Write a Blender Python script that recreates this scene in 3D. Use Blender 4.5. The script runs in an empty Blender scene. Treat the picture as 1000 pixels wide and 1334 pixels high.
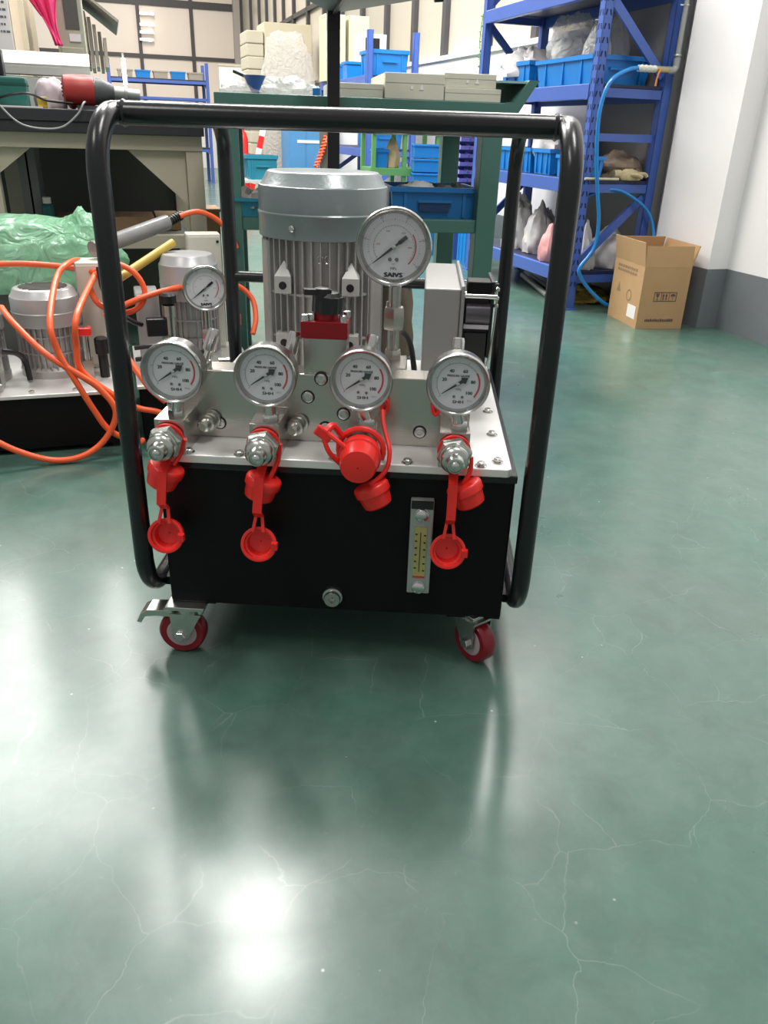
import bpy, math, random
from mathutils import Vector, Matrix, noise

# ---------------------------------------------------------------- camera, world, lights
SC = bpy.context.scene
COL = SC.collection
random.seed(7)
R = math.radians

def set_camera():
    f, th, roll = 1018.0, R(26.0), R(1.925)
    fw = Vector((0, math.cos(th), -math.sin(th)))
    up0 = Vector((0, math.sin(th), math.cos(th)))
    r0 = Vector((1, 0, 0))
    u = math.cos(roll) * up0 - math.sin(roll) * r0
    r = math.cos(roll) * r0 + math.sin(roll) * up0
    cd = bpy.data.cameras.new('camera')
    cd.sensor_fit = 'HORIZONTAL'
    cd.sensor_width = 36.0
    cd.lens = 36.0 * f / 1000.0
    cd.clip_start = 0.05
    cd.clip_end = 100
    co = bpy.data.objects.new('camera', cd)
    m = Matrix.Identity(4)
    for i in range(3):
        m[i][0] = r[i]; m[i][1] = u[i]; m[i][2] = -fw[i]
    m[2][3] = 0.75
    co.matrix_world = m
    COL.objects.link(co)
    SC.camera = co
set_camera()

world = bpy.data.worlds.new('hall_light')
SC.world = world
world.use_nodes = True
world.node_tree.nodes['Background'].inputs[0].default_value = (1.0, 0.985, 0.965, 1)
world.node_tree.nodes['Background'].inputs[1].default_value = 0.36

def area(name, loc, sx, sy, power, target=None, rotz=0, col=(1, 0.98, 0.94)):
    ld = bpy.data.lights.new(name, 'AREA')
    ld.shape = 'RECTANGLE'; ld.size = sx; ld.size_y = sy; ld.energy = power; ld.color = col
    o = bpy.data.objects.new(name, ld)
    o.location = loc
    o.rotation_euler = (0, 0, rotz)
    COL.objects.link(o)
    return o
# the hall's ceiling lamps: two right behind the machine, others over aisle and benches, the marked ones unseen and added for light
area('lamp_or_fill_light', (-0.73, 3.42, 4.05), 0.46, 0.66, 84, rotz=R(18.5))
area('lamp_or_fill_light', (-1.27, 3.74, 4.05), 0.45, 0.75, 42, rotz=R(18.5))
area('lamp_or_fill_light', (-0.15, 5.4, 4.05), 0.6, 1.6, 165, rotz=R(18.5))  # added unseen lamp, throws the machine's shadow forward
area('lamp_or_fill_light', (-3.2, 6.5, 4.05), 1.6, 5.4, 430, rotz=R(18.5))
area('lamp_or_fill_light', (0.0, 9.0, 4.05), 0.8, 1.8, 110, rotz=R(18.5))
area('lamp_or_fill_light', (-3.6, 12.0, 4.05), 1.0, 3.0, 260, rotz=R(18.5), col=(1, .93, .85))
area('lamp_or_fill_light', (-1.8, -0.6, 4.05), 0.6, 1.6, 45, rotz=R(18.5))  # added unseen fill behind the camera
area('lamp_or_fill_light', (0.80, 5.3, 4.05), 0.6, 1.6, 115, rotz=R(18.5))  # added unseen lamp brightening the right aisle
area('lamp_or_fill_light', (0.75, 0.9, 4.05), 0.6, 1.6, 75, rotz=R(18.5))  # added unseen fill for the pilaster and right side

SC.view_settings.view_transform = 'Standard'
SC.view_settings.look = 'None'
SC.view_settings.exposure = 0.18
SC.view_settings.gamma = 1.0
SC.view_settings.use_curve_mapping = False

# ---------------------------------------------------------------- helpers
RYAW = R(18.5)                       # the hall's own axes against the camera's
E1 = Vector((-math.sin(RYAW), math.cos(RYAW), 0))   # along the right-hand wall, away
E2 = Vector((math.cos(RYAW), math.sin(RYAW), 0))    # towards the right-hand wall
P0 = Vector((0.858, 3.842, 0))
def W(b, a, z=0):
    return P0 + E1 * a + E2 * b + Vector((0, 0, z))

class MB:
    def __init__(s):
        s.v = []; s.f = []; s.M = Matrix.Identity(4)
    def at(s, loc=(0, 0, 0), rot=(0, 0, 0)):
        from mathutils import Euler
        s.M = Matrix.Translation(Vector(loc)) @ Euler(rot).to_matrix().to_4x4()
        return s
    def frame(s, loc, axis, upv=(0, 0, 1)):
        z = Vector(axis).normalized()
        x = Vector(upv).cross(z)
        if x.length < 1e-4: x = Vector((1, 0, 0)).cross(z)
        x.normalize(); y = z.cross(x)
        m = Matrix.Identity(4)
        for i in range(3):
            m[i][0] = x[i]; m[i][1] = y[i]; m[i][2] = z[i]; m[i][3] = loc[i]
        s.M = m
        return s
    def add(s, vs, fs):
        n = len(s.v)
        s.v += [tuple(s.M @ Vector(p)) for p in vs]
        s.f += [tuple(i + n for i in f) for f in fs]
        return s
    def box(s, x0, x1, y0, y1, z0, z1):
        vs = [(x0,y0,z0),(x1,y0,z0),(x1,y1,z0),(x0,y1,z0),(x0,y0,z1),(x1,y0,z1),(x1,y1,z1),(x0,y1,z1)]
        return s.add(vs, [(3,2,1,0),(4,5,6,7),(0,1,5,4),(1,2,6,5),(2,3,7,6),(3,0,4,7)])
    def prism(s, poly, z0, z1):
        n = len(poly)
        vs = [(x, y, z0) for x, y in poly] + [(x, y, z1) for x, y in poly]
        fs = [tuple(range(n-1, -1, -1)), tuple(range(n, 2*n))]
        fs += [(i, (i+1) % n, n + (i+1) % n, n + i) for i in range(n)]
        return s.add(vs, fs)
    def lathe(s, prof, n=24, cap0=True, cap1=True, ph=0.0):
        vs = []; fs = []
        k = len(prof)
        for r, z in prof:
            for i in range(n):
                a = 2*math.pi*(i+ph)/n
                vs.append((r*math.cos(a), r*math.sin(a), z))
        for j in range(k-1):
            for i in range(n):
                i2 = (i+1) % n
                fs.append((j*n+i, j*n+i2, (j+1)*n+i2, (j+1)*n+i))
        if cap0: fs.append(tuple(range(n-1, -1, -1)))
        if cap1: fs.append(tuple((k-1)*n + i for i in range(n)))
        return s.add(vs, fs)
    def cyl(s, p0, p1, r0, r1=None, n=16):
        p0 = Vector(p0); p1 = Vector(p1)
        old = s.M
        t = MB().frame(p0, p1-p0)
        s.M = old @ t.M
        s.lathe([(r0, 0), (r0 if r1 is None else r1, (p1-p0).length)], n)
        s.M = old
        return s
    def tube(s, pts, r, n=10, closed=False, flat=1.0):
        pts = [Vector(p) for p in pts]
        k = len(pts)
        vs = []; fs = []
        prev = None
        for i, p in enumerate(pts):
            if closed: t = pts[(i+1) % k] - pts[i-1]
            else: t = pts[min(i+1, k-1)] - pts[max(i-1, 0)]
            t.normalize()
            if prev is None:
                x = t.orthogonal().normalized()
            else:
                x = (prev - t * prev.dot(t)).normalized()
            prev = x
            y = t.cross(x)
            for j in range(n):
                a = 2*math.pi*j/n
                vs.append(p + x*(r*math.cos(a)) + y*(r*flat*math.sin(a)))
        m = k if closed else k-1
        for i in range(m):
            i2 = (i+1) % k
            for j in range(n):
                j2 = (j+1) % n
                fs.append((i*n+j, i*n+j2, i2*n+j2, i2*n+j))
        if not closed:
            fs.append(tuple(range(n-1, -1, -1))); fs.append(tuple((k-1)*n+j for j in range(n)))
        return s.add(vs, fs)
    def build(s, name, mat, parent=None, smooth=False, bevel=0, loc=None, rotz=0):
        me = bpy.data.meshes.new(name)
        me.from_pydata(s.v, [], s.f)
        me.update()
        o = bpy.data.objects.new(name, me)
        COL.objects.link(o)
        me.materials.append(mat)
        if parent is not None: o.parent = parent
        if loc is not None: o.location = loc
        if rotz: o.rotation_euler = (0, 0, rotz)
        if smooth:
            for p in me.polygons: p.use_smooth = True
            me.set_sharp_from_angle(angle=R(38))
        if bevel:
            b = o.modifiers.new('bevel', 'BEVEL'); b.width = bevel; b.segments = 2
            b.limit_method = 'ANGLE'; b.angle_limit = R(40)
        return o

def tag(o, label=None, cat=None, group=None, kind=None):
    if label: o['label'] = label
    if cat: o['category'] = cat
    if group: o['group'] = group
    if kind: o['kind'] = kind
    return o
def empty(name, loc, rz=0, label=None, cat=None, group=None):
    o = bpy.data.objects.new(name, None)
    o.empty_display_size = 0.05
    o.location = loc; o.rotation_euler = (0, 0, rz)
    COL.objects.link(o)
    return tag(o, label, cat, group)
def copy_tree(o, parent=None):
    c = o.copy(); COL.objects.link(c); c.parent = parent
    for ch in list(o.children): copy_tree(ch, c)
    return c
def spline(pts, n=8):
    P = [Vector(p) for p in pts]
    out = []
    for i in range(len(P)-1):
        p0 = P[max(i-1, 0)]; p1 = P[i]; p2 = P[i+1]; p3 = P[min(i+2, len(P)-1)]
        for j in range(n):
            t = j/n
            out.append(0.5*((2*p1) + (p2-p0)*t + (2*p0-5*p1+4*p2-p3)*t*t + (3*p1-p0-3*p2+p3)*t**3))
    out.append(P[-1])
    return out

# ---------------------------------------------------------------- materials
MATS = {}
def mat(name, col, rough=0.5, metal=0.0, var=0.0, scale=20.0, bump=0.0, coat=0.0, trans=0.0, emit=0.0, stretch=None, alpha=1.0, spec=0.5):
    if name in MATS: return MATS[name]
    m = bpy.data.materials.new(name); m.use_nodes = True
    nt = m.node_tree; n = nt.nodes; l = nt.links
    b = n['Principled BSDF']
    b.inputs['Base Color'].default_value = (*col, 1)
    b.inputs['Roughness'].default_value = rough
    b.inputs['Metallic'].default_value = metal
    b.inputs['Coat Weight'].default_value = coat
    b.inputs['Coat Roughness'].default_value = 0.12
    b.inputs['Transmission Weight'].default_value = trans
    b.inputs['Alpha'].default_value = alpha
    b.inputs['Specular IOR Level'].default_value = spec
    if emit:
        b.inputs['Emission Color'].default_value = (*col, 1)
        b.inputs['Emission Strength'].default_value = emit
    if var or bump:
        tc = n.new('ShaderNodeTexCoord'); mp = n.new('ShaderNodeMapping')
        if stretch: mp.inputs['Scale'].default_value = stretch
        l.new(tc.outputs['Object'], mp.inputs['Vector'])
        nz = n.new('ShaderNodeTexNoise'); nz.inputs['Scale'].default_value = scale
        nz.inputs['Detail'].default_value = 5
        l.new(mp.outputs['Vector'], nz.inputs['Vector'])
        if var:
            mx = n.new('ShaderNodeMix'); mx.data_type = 'RGBA'
            mx.inputs['A'].default_value = (*[c*(1-var) for c in col], 1)
            mx.inputs['B'].default_value = (*[min(1, c*(1+var)) for c in col], 1)
            l.new(nz.outputs['Fac'], mx.inputs['Factor'])
            l.new(mx.outputs['Result'], b.inputs['Base Color'])
        if bump:
            bp = n.new('ShaderNodeBump'); bp.inputs['Strength'].default_value = bump
            bp.inputs['Distance'].default_value = 0.01
            l.new(nz.outputs['Fac'], bp.inputs['Height'])
            l.new(bp.outputs['Normal'], b.inputs['Normal'])
    MATS[name] = m
    return m

M_BLACK = mat('black_powder_coat', (0.004, 0.0045, 0.005), 0.45, 0, bump=0.03, scale=300, spec=0.18)
M_TUBE = mat('black_gloss_paint', (0.008, 0.009, 0.011), 0.26, 0, bump=0.02, scale=120)
M_ALU = mat('brushed_aluminium', (0.50, 0.475, 0.44), 0.24, 0.95, var=0.05, scale=60, stretch=(1, 12, 12), bump=0.02)
M_PLATE = mat('pale_machined_plate', (0.80, 0.79, 0.77), 0.34, 0.45, var=0.03, scale=50, stretch=(1, 14, 14))
M_ZINC = mat('zinc_plated_steel', (0.52, 0.54, 0.50), 0.26, 0.95, var=0.1, scale=80)
M_STEEL = mat('stainless_steel', (0.62, 0.62, 0.6), 0.22, 1.0, var=0.05, scale=60)
M_MGREY = mat('motor_cover_paint', (0.20, 0.235, 0.24), 0.30, 0.15, bump=0.05, scale=160, coat=0.2)
M_MBODY = mat('cast_aluminium', (0.42, 0.41, 0.40), 0.40, 0.45, var=0.12, scale=40)
M_BOXG = mat('grey_silver_paint', (0.27, 0.265, 0.26), 0.4, 0.3)
M_RED = mat('red_soft_plastic', (0.80, 0.022, 0.016), 0.38, 0, coat=0.1)
M_DRED = mat('red_anodised', (0.27, 0.008, 0.014), 0.35, 0.4)
M_WHEEL = mat('wine_red_polyurethane', (0.21, 0.006, 0.016), 0.3)
M_RIM = mat('pale_wheel_rim', (0.40, 0.33, 0.33), 0.5)
M_KNOB = mat('black_plastic', (0.008, 0.008, 0.009), 0.38)
M_DIAL = mat('white_dial', (0.72, 0.72, 0.75), 0.5)
M_INK = mat('black_ink', (0.012, 0.012, 0.02), 0.5)
M_INK2 = mat('grey_ink', (0.13, 0.13, 0.16), 0.5)
M_REDINK = mat('red_ink', (0.6, 0.02, 0.05), 0.5)
M_CASE = mat('gauge_case_steel', (0.40, 0.40, 0.385), 0.24, 0.95)
M_SCALE = mat('level_scale', (0.42, 0.40, 0.14), 0.3, 0, var=0.1, scale=60)
M_LEVEL = mat('level_gauge_body', (0.42, 0.45, 0.43), 0.35, 0.5)

def glass(name='clear_lens', col=(1, 1, 1), rough=0.02, a=0.05):
    if name in MATS: return MATS[name]
    m = bpy.data.materials.new(name); m.use_nodes = True
    nt = m.node_tree; n = nt.nodes; l = nt.links
    n.remove(n['Principled BSDF'])
    t = n.new('ShaderNodeBsdfTransparent'); t.inputs[0].default_value = (*col, 1)
    g = n.new('ShaderNodeBsdfGlossy'); g.inputs['Roughness'].default_value = rough
    mx = n.new('ShaderNodeMixShader'); mx.inputs[0].default_value = a
    l.new(t.outputs[0], mx.inputs[1]); l.new(g.outputs[0], mx.inputs[2])
    l.new(mx.outputs[0], n['Material Output'].inputs[0])
    MATS[name] = m
    return m
M_LENS = glass()

def film(name, col, a_diff, rough=0.25):
    """thin plastic film: part clear, part milky, shiny"""
    if name in MATS: return MATS[name]
    m = bpy.data.materials.new(name); m.use_nodes = True
    nt = m.node_tree; n = nt.nodes; l = nt.links
    b = n['Principled BSDF']
    b.inputs['Base Color'].default_value = (*col, 1); b.inputs['Roughness'].default_value = rough
    t = n.new('ShaderNodeBsdfTransparent')
    tr = n.new('ShaderNodeBsdfTranslucent'); tr.inputs[0].default_value = (*col, 1)
    m1 = n.new('ShaderNodeMixShader'); m1.inputs[0].default_value = 0.3
    l.new(b.outputs[0], m1.inputs[1]); l.new(tr.outputs[0], m1.inputs[2])
    tc = n.new('ShaderNodeTexCoord'); nz = n.new('ShaderNodeTexNoise'); nz.inputs['Scale'].default_value = 14
    nz.inputs['Distortion'].default_value = 1.5
    l.new(tc.outputs['Object'], nz.inputs['Vector'])
    bp = n.new('ShaderNodeBump'); bp.inputs['Strength'].default_value = 0.9; bp.inputs['Distance'].default_value = 0.03
    l.new(nz.outputs['Fac'], bp.inputs['Height']); l.new(bp.outputs['Normal'], b.inputs['Normal'])
    mx = n.new('ShaderNodeMixShader'); mx.inputs[0].default_value = a_diff
    l.new(t.outputs[0], mx.inputs[1]); l.new(m1.outputs[0], mx.inputs[2])
    l.new(mx.outputs[0], n['Material Output'].inputs[0])
    MATS[name] = m
    return m

def floor_material():
    m = bpy.data.materials.new('green_epoxy_floor'); m.use_nodes = True
    nt = m.node_tree; n = nt.nodes; l = nt.links
    b = n['Principled BSDF']
    tc = n.new('ShaderNodeTexCoord')
    def nz(scale, detail=6, rough=0.55, dist=0.0):
        x = n.new('ShaderNodeTexNoise'); x.inputs['Scale'].default_value = scale
        x.inputs['Detail'].default_value = detail; x.inputs['Roughness'].default_value = rough
        x.inputs['Distortion'].default_value = dist
        l.new(tc.outputs['Object'], x.inputs['Vector']); return x
    def ramp(src, stops):
        r = n.new('ShaderNodeValToRGB')
        e = r.color_ramp.elements
        e[0].position, e[0].color = stops[0][0], (*[stops[0][1]]*3, 1)
        e[1].position, e[1].color = stops[1][0], (*[stops[1][1]]*3, 1)
        for p, v in stops[2:]:
            k = e.new(p); k.color = (v, v, v, 1)
        l.new(src, r.inputs[0]); return r.outputs[0]
    def mix(fac, A, B):
        x = n.new('ShaderNodeMix'); x.data_type = 'RGBA'
        l.new(fac, x.inputs['Factor'])
        for nm, val in (('A', A), ('B', B)):
            if isinstance(val, tuple): x.inputs[nm].default_value = (*val, 1)
            else: l.new(val, x.inputs[nm])
        return x.outputs['Result']
    def mul(a, c):
        x = n.new('ShaderNodeMath'); x.operation = 'MULTIPLY'
        l.new(a, x.inputs[0])
        if isinstance(c, float): x.inputs[1].default_value = c
        else: l.new(c, x.inputs[1])
        return x.outputs[0]
    patch = ramp(nz(2.6, 4, 0.55, 0.4).outputs['Fac'], [(0.36, 0.0), (0.66, 1.0)])
    c1 = mix(patch, (0.045, 0.126, 0.094), (0.078, 0.130, 0.107))
    fine = ramp(nz(26, 5).outputs['Fac'], [(0.3, 0.0), (0.8, 1.0)])
    c2 = mix(mul(fine, 0.35), c1, (0.125, 0.185, 0.158))
    mott = ramp(nz(11, 8, 0.7, 0.6).outputs['Fac'], [(0.42, 0.0), (0.66, 1.0)])
    c2 = mix(mul(mott, 0.40), c2, (0.040, 0.074, 0.060))
    scuff = ramp(nz(46, 8, 0.75, 1.2).outputs['Fac'], [(0.62, 0.0), (0.74, 1.0)])
    c2 = mix(mul(scuff, 0.35), c2, (0.18, 0.25, 0.215))
    # wandering hairline cracks
    wob = n.new('ShaderNodeTexNoise'); wob.inputs['Scale'].default_value = 7; wob.inputs['Detail'].default_value = 5
    l.new(tc.outputs['Object'], wob.inputs['Vector'])
    vm = n.new('ShaderNodeVectorMath'); vm.operation = 'MULTIPLY_ADD'
    vm.inputs[1].default_value = (0.11, 0.11, 0.0)
    l.new(wob.outputs['Color'], vm.inputs[0]); l.new(tc.outputs['Object'], vm.inputs[2])
    vo = n.new('ShaderNodeTexVoronoi'); vo.feature = 'DISTANCE_TO_EDGE'; vo.inputs['Scale'].default_value = 7.5
    l.new(vm.outputs[0], vo.inputs['Vector'])
    line = ramp(vo.outputs['Distance'], [(0.0006, 1.0), (0.0046, 0.0)])
    brk = ramp(nz(6.5, 3).outputs['Fac'], [(0.42, 0.0), (0.60, 1.0)])
    crack = mul(line, brk)
    vo2 = n.new('ShaderNodeTexVoronoi'); vo2.inputs['Scale'].default_value = 30
    l.new(tc.outputs['Object'], vo2.inputs['Vector'])
    spot = ramp(vo2.outputs['Distance'], [(0.035, 1.0), (0.07, 0.0)])
    keep = ramp(vo2.outputs['Color'], [(0.70, 0.0), (0.76, 1.0)])
    marks = mul(spot, keep)
    c3 = mix(mul(crack, 0.30), c2, (0.32, 0.38, 0.33))
    c4 = mix(mul(marks, 0.55), c3, (0.6, 0.62, 0.56))
    l.new(c4, b.inputs['Base Color'])
    rr = n.new('ShaderNodeMapRange')
    l.new(nz(5.0, 6, 0.6).outputs['Fac'], rr.inputs['Value'])
    rr.inputs['From Min'].default_value = 0.3; rr.inputs['From Max'].default_value = 0.7
    rr.inputs['To Min'].default_value = 0.26; rr.inputs['To Max'].default_value = 0.42
    l.new(rr.outputs[0], b.inputs['Roughness'])
    b.inputs['Specular IOR Level'].default_value = 0.42
    b.inputs['Coat Weight'].default_value = 0.45; b.inputs['Coat Roughness'].default_value = 0.165
    bp = n.new('ShaderNodeBump'); bp.inputs['Strength'].default_value = 0.12; bp.inputs['Distance'].default_value = 0.004
    l.new(nz(16, 6).outputs['Fac'], bp.inputs['Height'])
    l.new(bp.outputs['Normal'], b.inputs['Normal'])
    return m
M_FLOOR = floor_material()
M_WALL = mat('white_wall_paint', (0.78, 0.76, 0.76), 0.6, 0, var=0.03, scale=3)
M_DADO = mat('grey_dado_paint', (0.16, 0.175, 0.19), 0.45, 0, var=0.08, scale=9)
M_MULL = mat('dark_window_bar', (0.05, 0.047, 0.05), 0.5)
M_PANE = mat('frosted_pane', (0.50, 0.46, 0.38), 0.25, 0, var=0.06, scale=1.5)
M_PANE2 = mat('milky_pane', (0.76, 0.67, 0.59), 0.25, 0, var=0.04, scale=0.8)

# ---------------------------------------------------------------- setting
fl = MB().box(-9, 5, -4, 22, -0.1, 0.0).build('floor', M_FLOOR)
tag(fl, kind='structure')
# right-hand wall with pilaster, grey dado, sill and strip of windows
BW = 0.475
def room(name, kind=True):
    o = empty(name, W(0, 0, 0), RYAW)
    if kind: tag(o, kind='structure')
    return o
wr = room('wall_right')
MB().box(BW, BW+0.2, -3.4, 13.4, 0.254, 1.25).build('plaster', M_WALL, wr)
MB().box(BW, BW+0.2, -3.4, -0.47, 1.25, 4.2).build('plaster', M_WALL, wr)
MB().box(BW, BW+0.2, -0.07, 0.9, 1.25, 4.2).build('plaster', M_WALL, wr)
MB().box(BW, BW+0.2, 0.9, 13.4, 3.4, 4.2).build('plaster', M_WALL, wr)
MB().box(BW-0.003, BW+0.2, -3.4, 13.4, 0.0, 0.254).build('dado', M_DADO, wr)
pil = room('trim_1')
MB().box(0.375, BW+0.1, -0.47, -0.07, 0.254, 4.2).build('pilaster', M_WALL, pil)
MB().box(0.372, BW+0.1, -0.473, -0.067, 0.0, 0.254).build('pilaster_dado', M_DADO, pil)
win = room('window_1')
MB().box(BW-0.02, BW+0.2, 0.9, 13.4, 1.245, 1.275).build('sill', M_WALL, win)
ms = [0.9, 1.62, 2.32, 3.13, 3.84, 4.6, 5.4, 6.2, 7.0, 7.85, 8.7, 9.4, 10.05, 10.73, 11.4, 12.24, 13.3]
for i, a in enumerate(ms):
    MB().box(BW+0.01, BW+0.09, a-0.035, a+0.035, 1.275, 3.4).build('mullion', M_MULL, win)
    if i+1 < len(ms):
        MB().box(BW+0.05, BW+0.06, a+0.035, ms[i+1]-0.035, 1.275, 3.4).build('pane', M_PANE, win)
MB().box(BW+0.01, BW+0.07, 6.2, 13.3, 2.05, 2.10).build('transom', M_MULL, win)
# far wall of tall glazed panels
wb = room('wall_back')
AB = 13.4
MB().box(-7.0, BW+0.2, AB, AB+0.2, 0, 0.9).build('plaster', M_WALL, wb)
MB().box(-7.0, BW+0.2, AB, AB+0.2, 3.6, 4.2).build('plaster', M_WALL, wb)
win2 = room('window_2')
bs = [-7.0, -6.1, -5.2, -4.3, -3.4, -2.35, -1.30, -0.38, 0.44]
zs = [0.9, 1.83, 2.66, 3.6]
for i, bb in enumerate(bs):
    MB().box(bb-0.03, bb+0.03, AB-0.03, AB+0.05, 0.9, 3.6).build('mullion', M_MULL, win2)
for z, h in ((0.9, .03), (1.83, .03), (2.66, .055), (3.6, .03)):
    MB().box(-7.0, 0.44, AB-0.025, AB+0.045, z-h, z+h).build('transom', M_MULL, win2)
for i in range(len(bs)-1):
    for j in range(3):
        MB().box(bs[i]+0.03, bs[i+1]-0.03, AB+0.01, AB+0.02, zs[j]+0.03, zs[j+1]-0.03).build('pane', M_PANE2, win2)
MB().box(0.36, BW, AB-0.12, AB, 0, 4.2).build('corner_post', mat('grey_post', (0.4, 0.36, 0.33), 0.6), wb)
# ---------------------------------------------------------------- lettering
_tc = {}
def glyphs(s):
    if s in _tc: return _tc[s]
    cu = bpy.data.curves.new('lettering', 'FONT')
    cu.body = s; cu.size = 1.0; cu.align_x = 'CENTER'; cu.align_y = 'CENTER'; cu.resolution_u = 2
    o = bpy.data.objects.new('lettering', cu)
    COL.objects.link(o)
    bpy.context.view_layer.update()
    ev = o.evaluated_get(bpy.context.evaluated_depsgraph_get())
    me = ev.to_mesh()
    vs = [tuple(v.co) for v in me.vertices]; fs = [tuple(p.vertices) for p in me.polygons]
    ev.to_mesh_clear()
    bpy.data.objects.remove(o); bpy.data.curves.remove(cu)
    _tc[s] = (vs, fs)
    return vs, fs
def lettering(mb, s, x, y, size, z=0.0, sx=1.0, bold=0.0):
    vs, fs = glyphs(s)
    offs = [(0, 0)] if not bold else [(-bold, 0), (bold, 0), (0, bold*0.7), (0, -bold*0.7)]
    for i, (ox, oy) in enumerate(offs):
        mb.add([(x + (vx+ox)*size*sx, y + (vy+oy)*size, z + i*1e-5) for vx, vy, vz in vs], fs)
    return mb

# ---------------------------------------------------------------- machine builders
def pol(r, deg):
    return (r*math.cos(R(deg)), r*math.sin(R(deg)))
def arc_strip(mb, r0, r1, d0, d1, z, n=24):
    vs = []; fs = []
    for i in range(n+1):
        d = d0 + (d1-d0)*i/n
        vs += [(*pol(r0, d), z), (*pol(r1, d), z)]
    for i in range(n): fs.append((2*i, 2*i+1, 2*i+3, 2*i+2))
    mb.add(vs, fs)

def gauge(root, loc, r, style, depth=0.03, tilt=(0, 0, 0), back=False):
    """dial gauge facing -y; local z of the frame below is the viewing axis"""
    Mx = Matrix.Translation(Vector(loc)) @ Matrix.Rotation(tilt[2], 4, 'Z') @ Matrix.Rotation(tilt[0], 4, 'X') @ Matrix.Rotation(R(90), 4, 'X')
    def mb():
        m = MB(); m.M = Mx; return m
    # in this frame: x right, y up, z towards the viewer
    case = mb().lathe([(r*0.90, -depth), (r*0.955, -depth*0.93), (r*0.955, -0.006), (r, -0.005), (r, 0.003), (r*0.97, 0.0055), (r*0.91, 0.0042), (r*0.885, 0.002), (r*0.82, -0.0058)], 48, True, False)
    g = case.build('pressure_gauge', M_CASE, root, smooth=True)
    mb().lathe([(r*0.83, -0.0062), (r*0.83, -0.0052)], 48).build('dial', M_DIAL, g)
    z = -0.0050
    ink = mb(); grey = mb(); red = mb()
    n = 50
    R1 = r*0.66 if style == 'small' else r*0.66
    for i in range(n+1):
        d = 218 - (218+38)*i/n
        L = 0.07 if i % 10 == 0 else (0.05 if i % 5 == 0 else 0.03)
        wq = 0.7 if i % 5 == 0 else 0.4
        a, c = pol(R1, d), pol(R1 + r*L, d)
        t = pol(r*0.008*wq, d+90)
        (ink if i % 10 == 0 else grey).add([(a[0]-t[0], a[1]-t[1], z), (a[0]+t[0], a[1]+t[1], z), (c[0]+t[0], c[1]+t[1], z), (c[0]-t[0], c[1]-t[1], z)], [(0, 1, 2, 3)])
    if style == 'small':
        arc_strip(grey, r*0.655, r*0.665, -38, 218, z)
        arc_strip(red, r*0.645, r*0.70, -38, 32, z+0.0001)
        for s_, x, y in (('20', -.43, .12), ('40', -.21, .40), ('60', .21, .40), ('80', .47, .06), ('100', .36, -.30)):
            lettering(ink, s_, x*r, y*r, r*0.15, z, bold=0.05)
        lettering(ink, 'PRESSURE GAUGE', 0.0, r*0.25, r*0.088, z, bold=0.05)
        lettering(ink, 'MPa', 0.03*r, -r*0.19, r*0.10, z)
        lettering(ink, 'SHH', r*0.04, -r*0.60, r*0.135, z, 1.4, bold=0.035)
        lettering(grey, 'N.2.5', r*0.40, -r*0.55, r*0.07, z)
        dots = ((-.10, -.42), (.16, -.43)); dr = .045
    else:
        arc_strip(grey, r*0.535, r*0.542, -38, 218, z)
        for i in range(31):
            d = 218 - 256*i/30
            a, c = pol(r*.50, d), pol(r*.535, d); t = pol(r*0.004, d+90)
            grey.add([(a[0]-t[0], a[1]-t[1], z), (a[0]+t[0], a[1]+t[1], z), (c[0]+t[0], c[1]+t[1], z), (c[0]-t[0], c[1]-t[1], z)], [(0, 1, 2, 3)])
        arc_strip(red, r*0.56, r*0.59, -48, 34, z+0.0001)
        for k, s_ in enumerate(('0', '10', '20', '30', '40', '60')):
            d = 218 - 256*k/5
            x, y = pol(r*.79, d)
            lettering(grey, s_, x, y, r*0.09, z)
        for k, s_ in enumerate(('2000', '4000', '6000', '8000')):
            x, y = pol(r*.42, 172 - 58*k)
            lettering(red, s_, x, y, r*0.055, z)
        lettering(grey, 'psi', 0, -r*.43, r*.07, z)
        lettering(ink, 'MPa', 0, -r*.555, r*.10, z)
        lettering(ink, 'SAIVS', 0, -r*.72, r*.155, z, 1.3, bold=0.085)
        lettering(ink, '™', r*.28, -r*.68, r*.06, z)
        dots = ((-.10, -.32), (.08, -.32)); dr = .05
    for x, y in dots:
        k = mb(); k.M = Mx @ Matrix.Translation((x*r, y*r, z)); k.lathe([(r*dr, 0), (r*dr, 0.0006), (r*dr*.5, 0.0008)], 12)
        k.build('dial_screw', M_INK2, g)
    ink.build('dial_print', M_INK, g); grey.build('dial_scale', M_INK2, g); red.build('red_zone', M_REDINK, g)
    # needle
    d = 214 if style == 'small' else 218
    nd = mb(); nd.M = Mx @ Matrix.Rotation(R(d), 4, 'Z')
    tip = r*.60 if style == 'small' else r*.68
    nd.prism([(0, -r*.038), (tip, -r*.010), (tip, r*.010), (0, r*.038)], -0.0036, -0.0030)
    if style == 'small':
        nd.prism([(0, -r*.045), (-r*.15, -r*.05), (-r*.20, -r*.125), (-r*.38, 0), (-r*.20, r*.125), (-r*.15, r*.05), (0, r*.045)][::-1], -0.0037, -0.0029)
    else:
        nd.prism([(0, -r*.025), (-r*.15, -r*.03), (-r*.17, -r*.05), (-r*.42, -r*.05), (-r*.42, r*.05), (-r*.17, r*.05), (-r*.15, r*.03), (0, r*.025)][::-1], -0.0037, -0.0029)
    nd.build('needle', M_INK, g)
    mb().lathe([(r*.06, -0.005), (r*.06, -0.0015), (r*.035, -0.001)], 16).build('needle_hub', M_STEEL, g, smooth=True)
    mb().lathe([(r*0.868, 0.0005), (r*0.88, 0.0018)], 40).build('lens', M_LENS, g)
    return g

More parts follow.
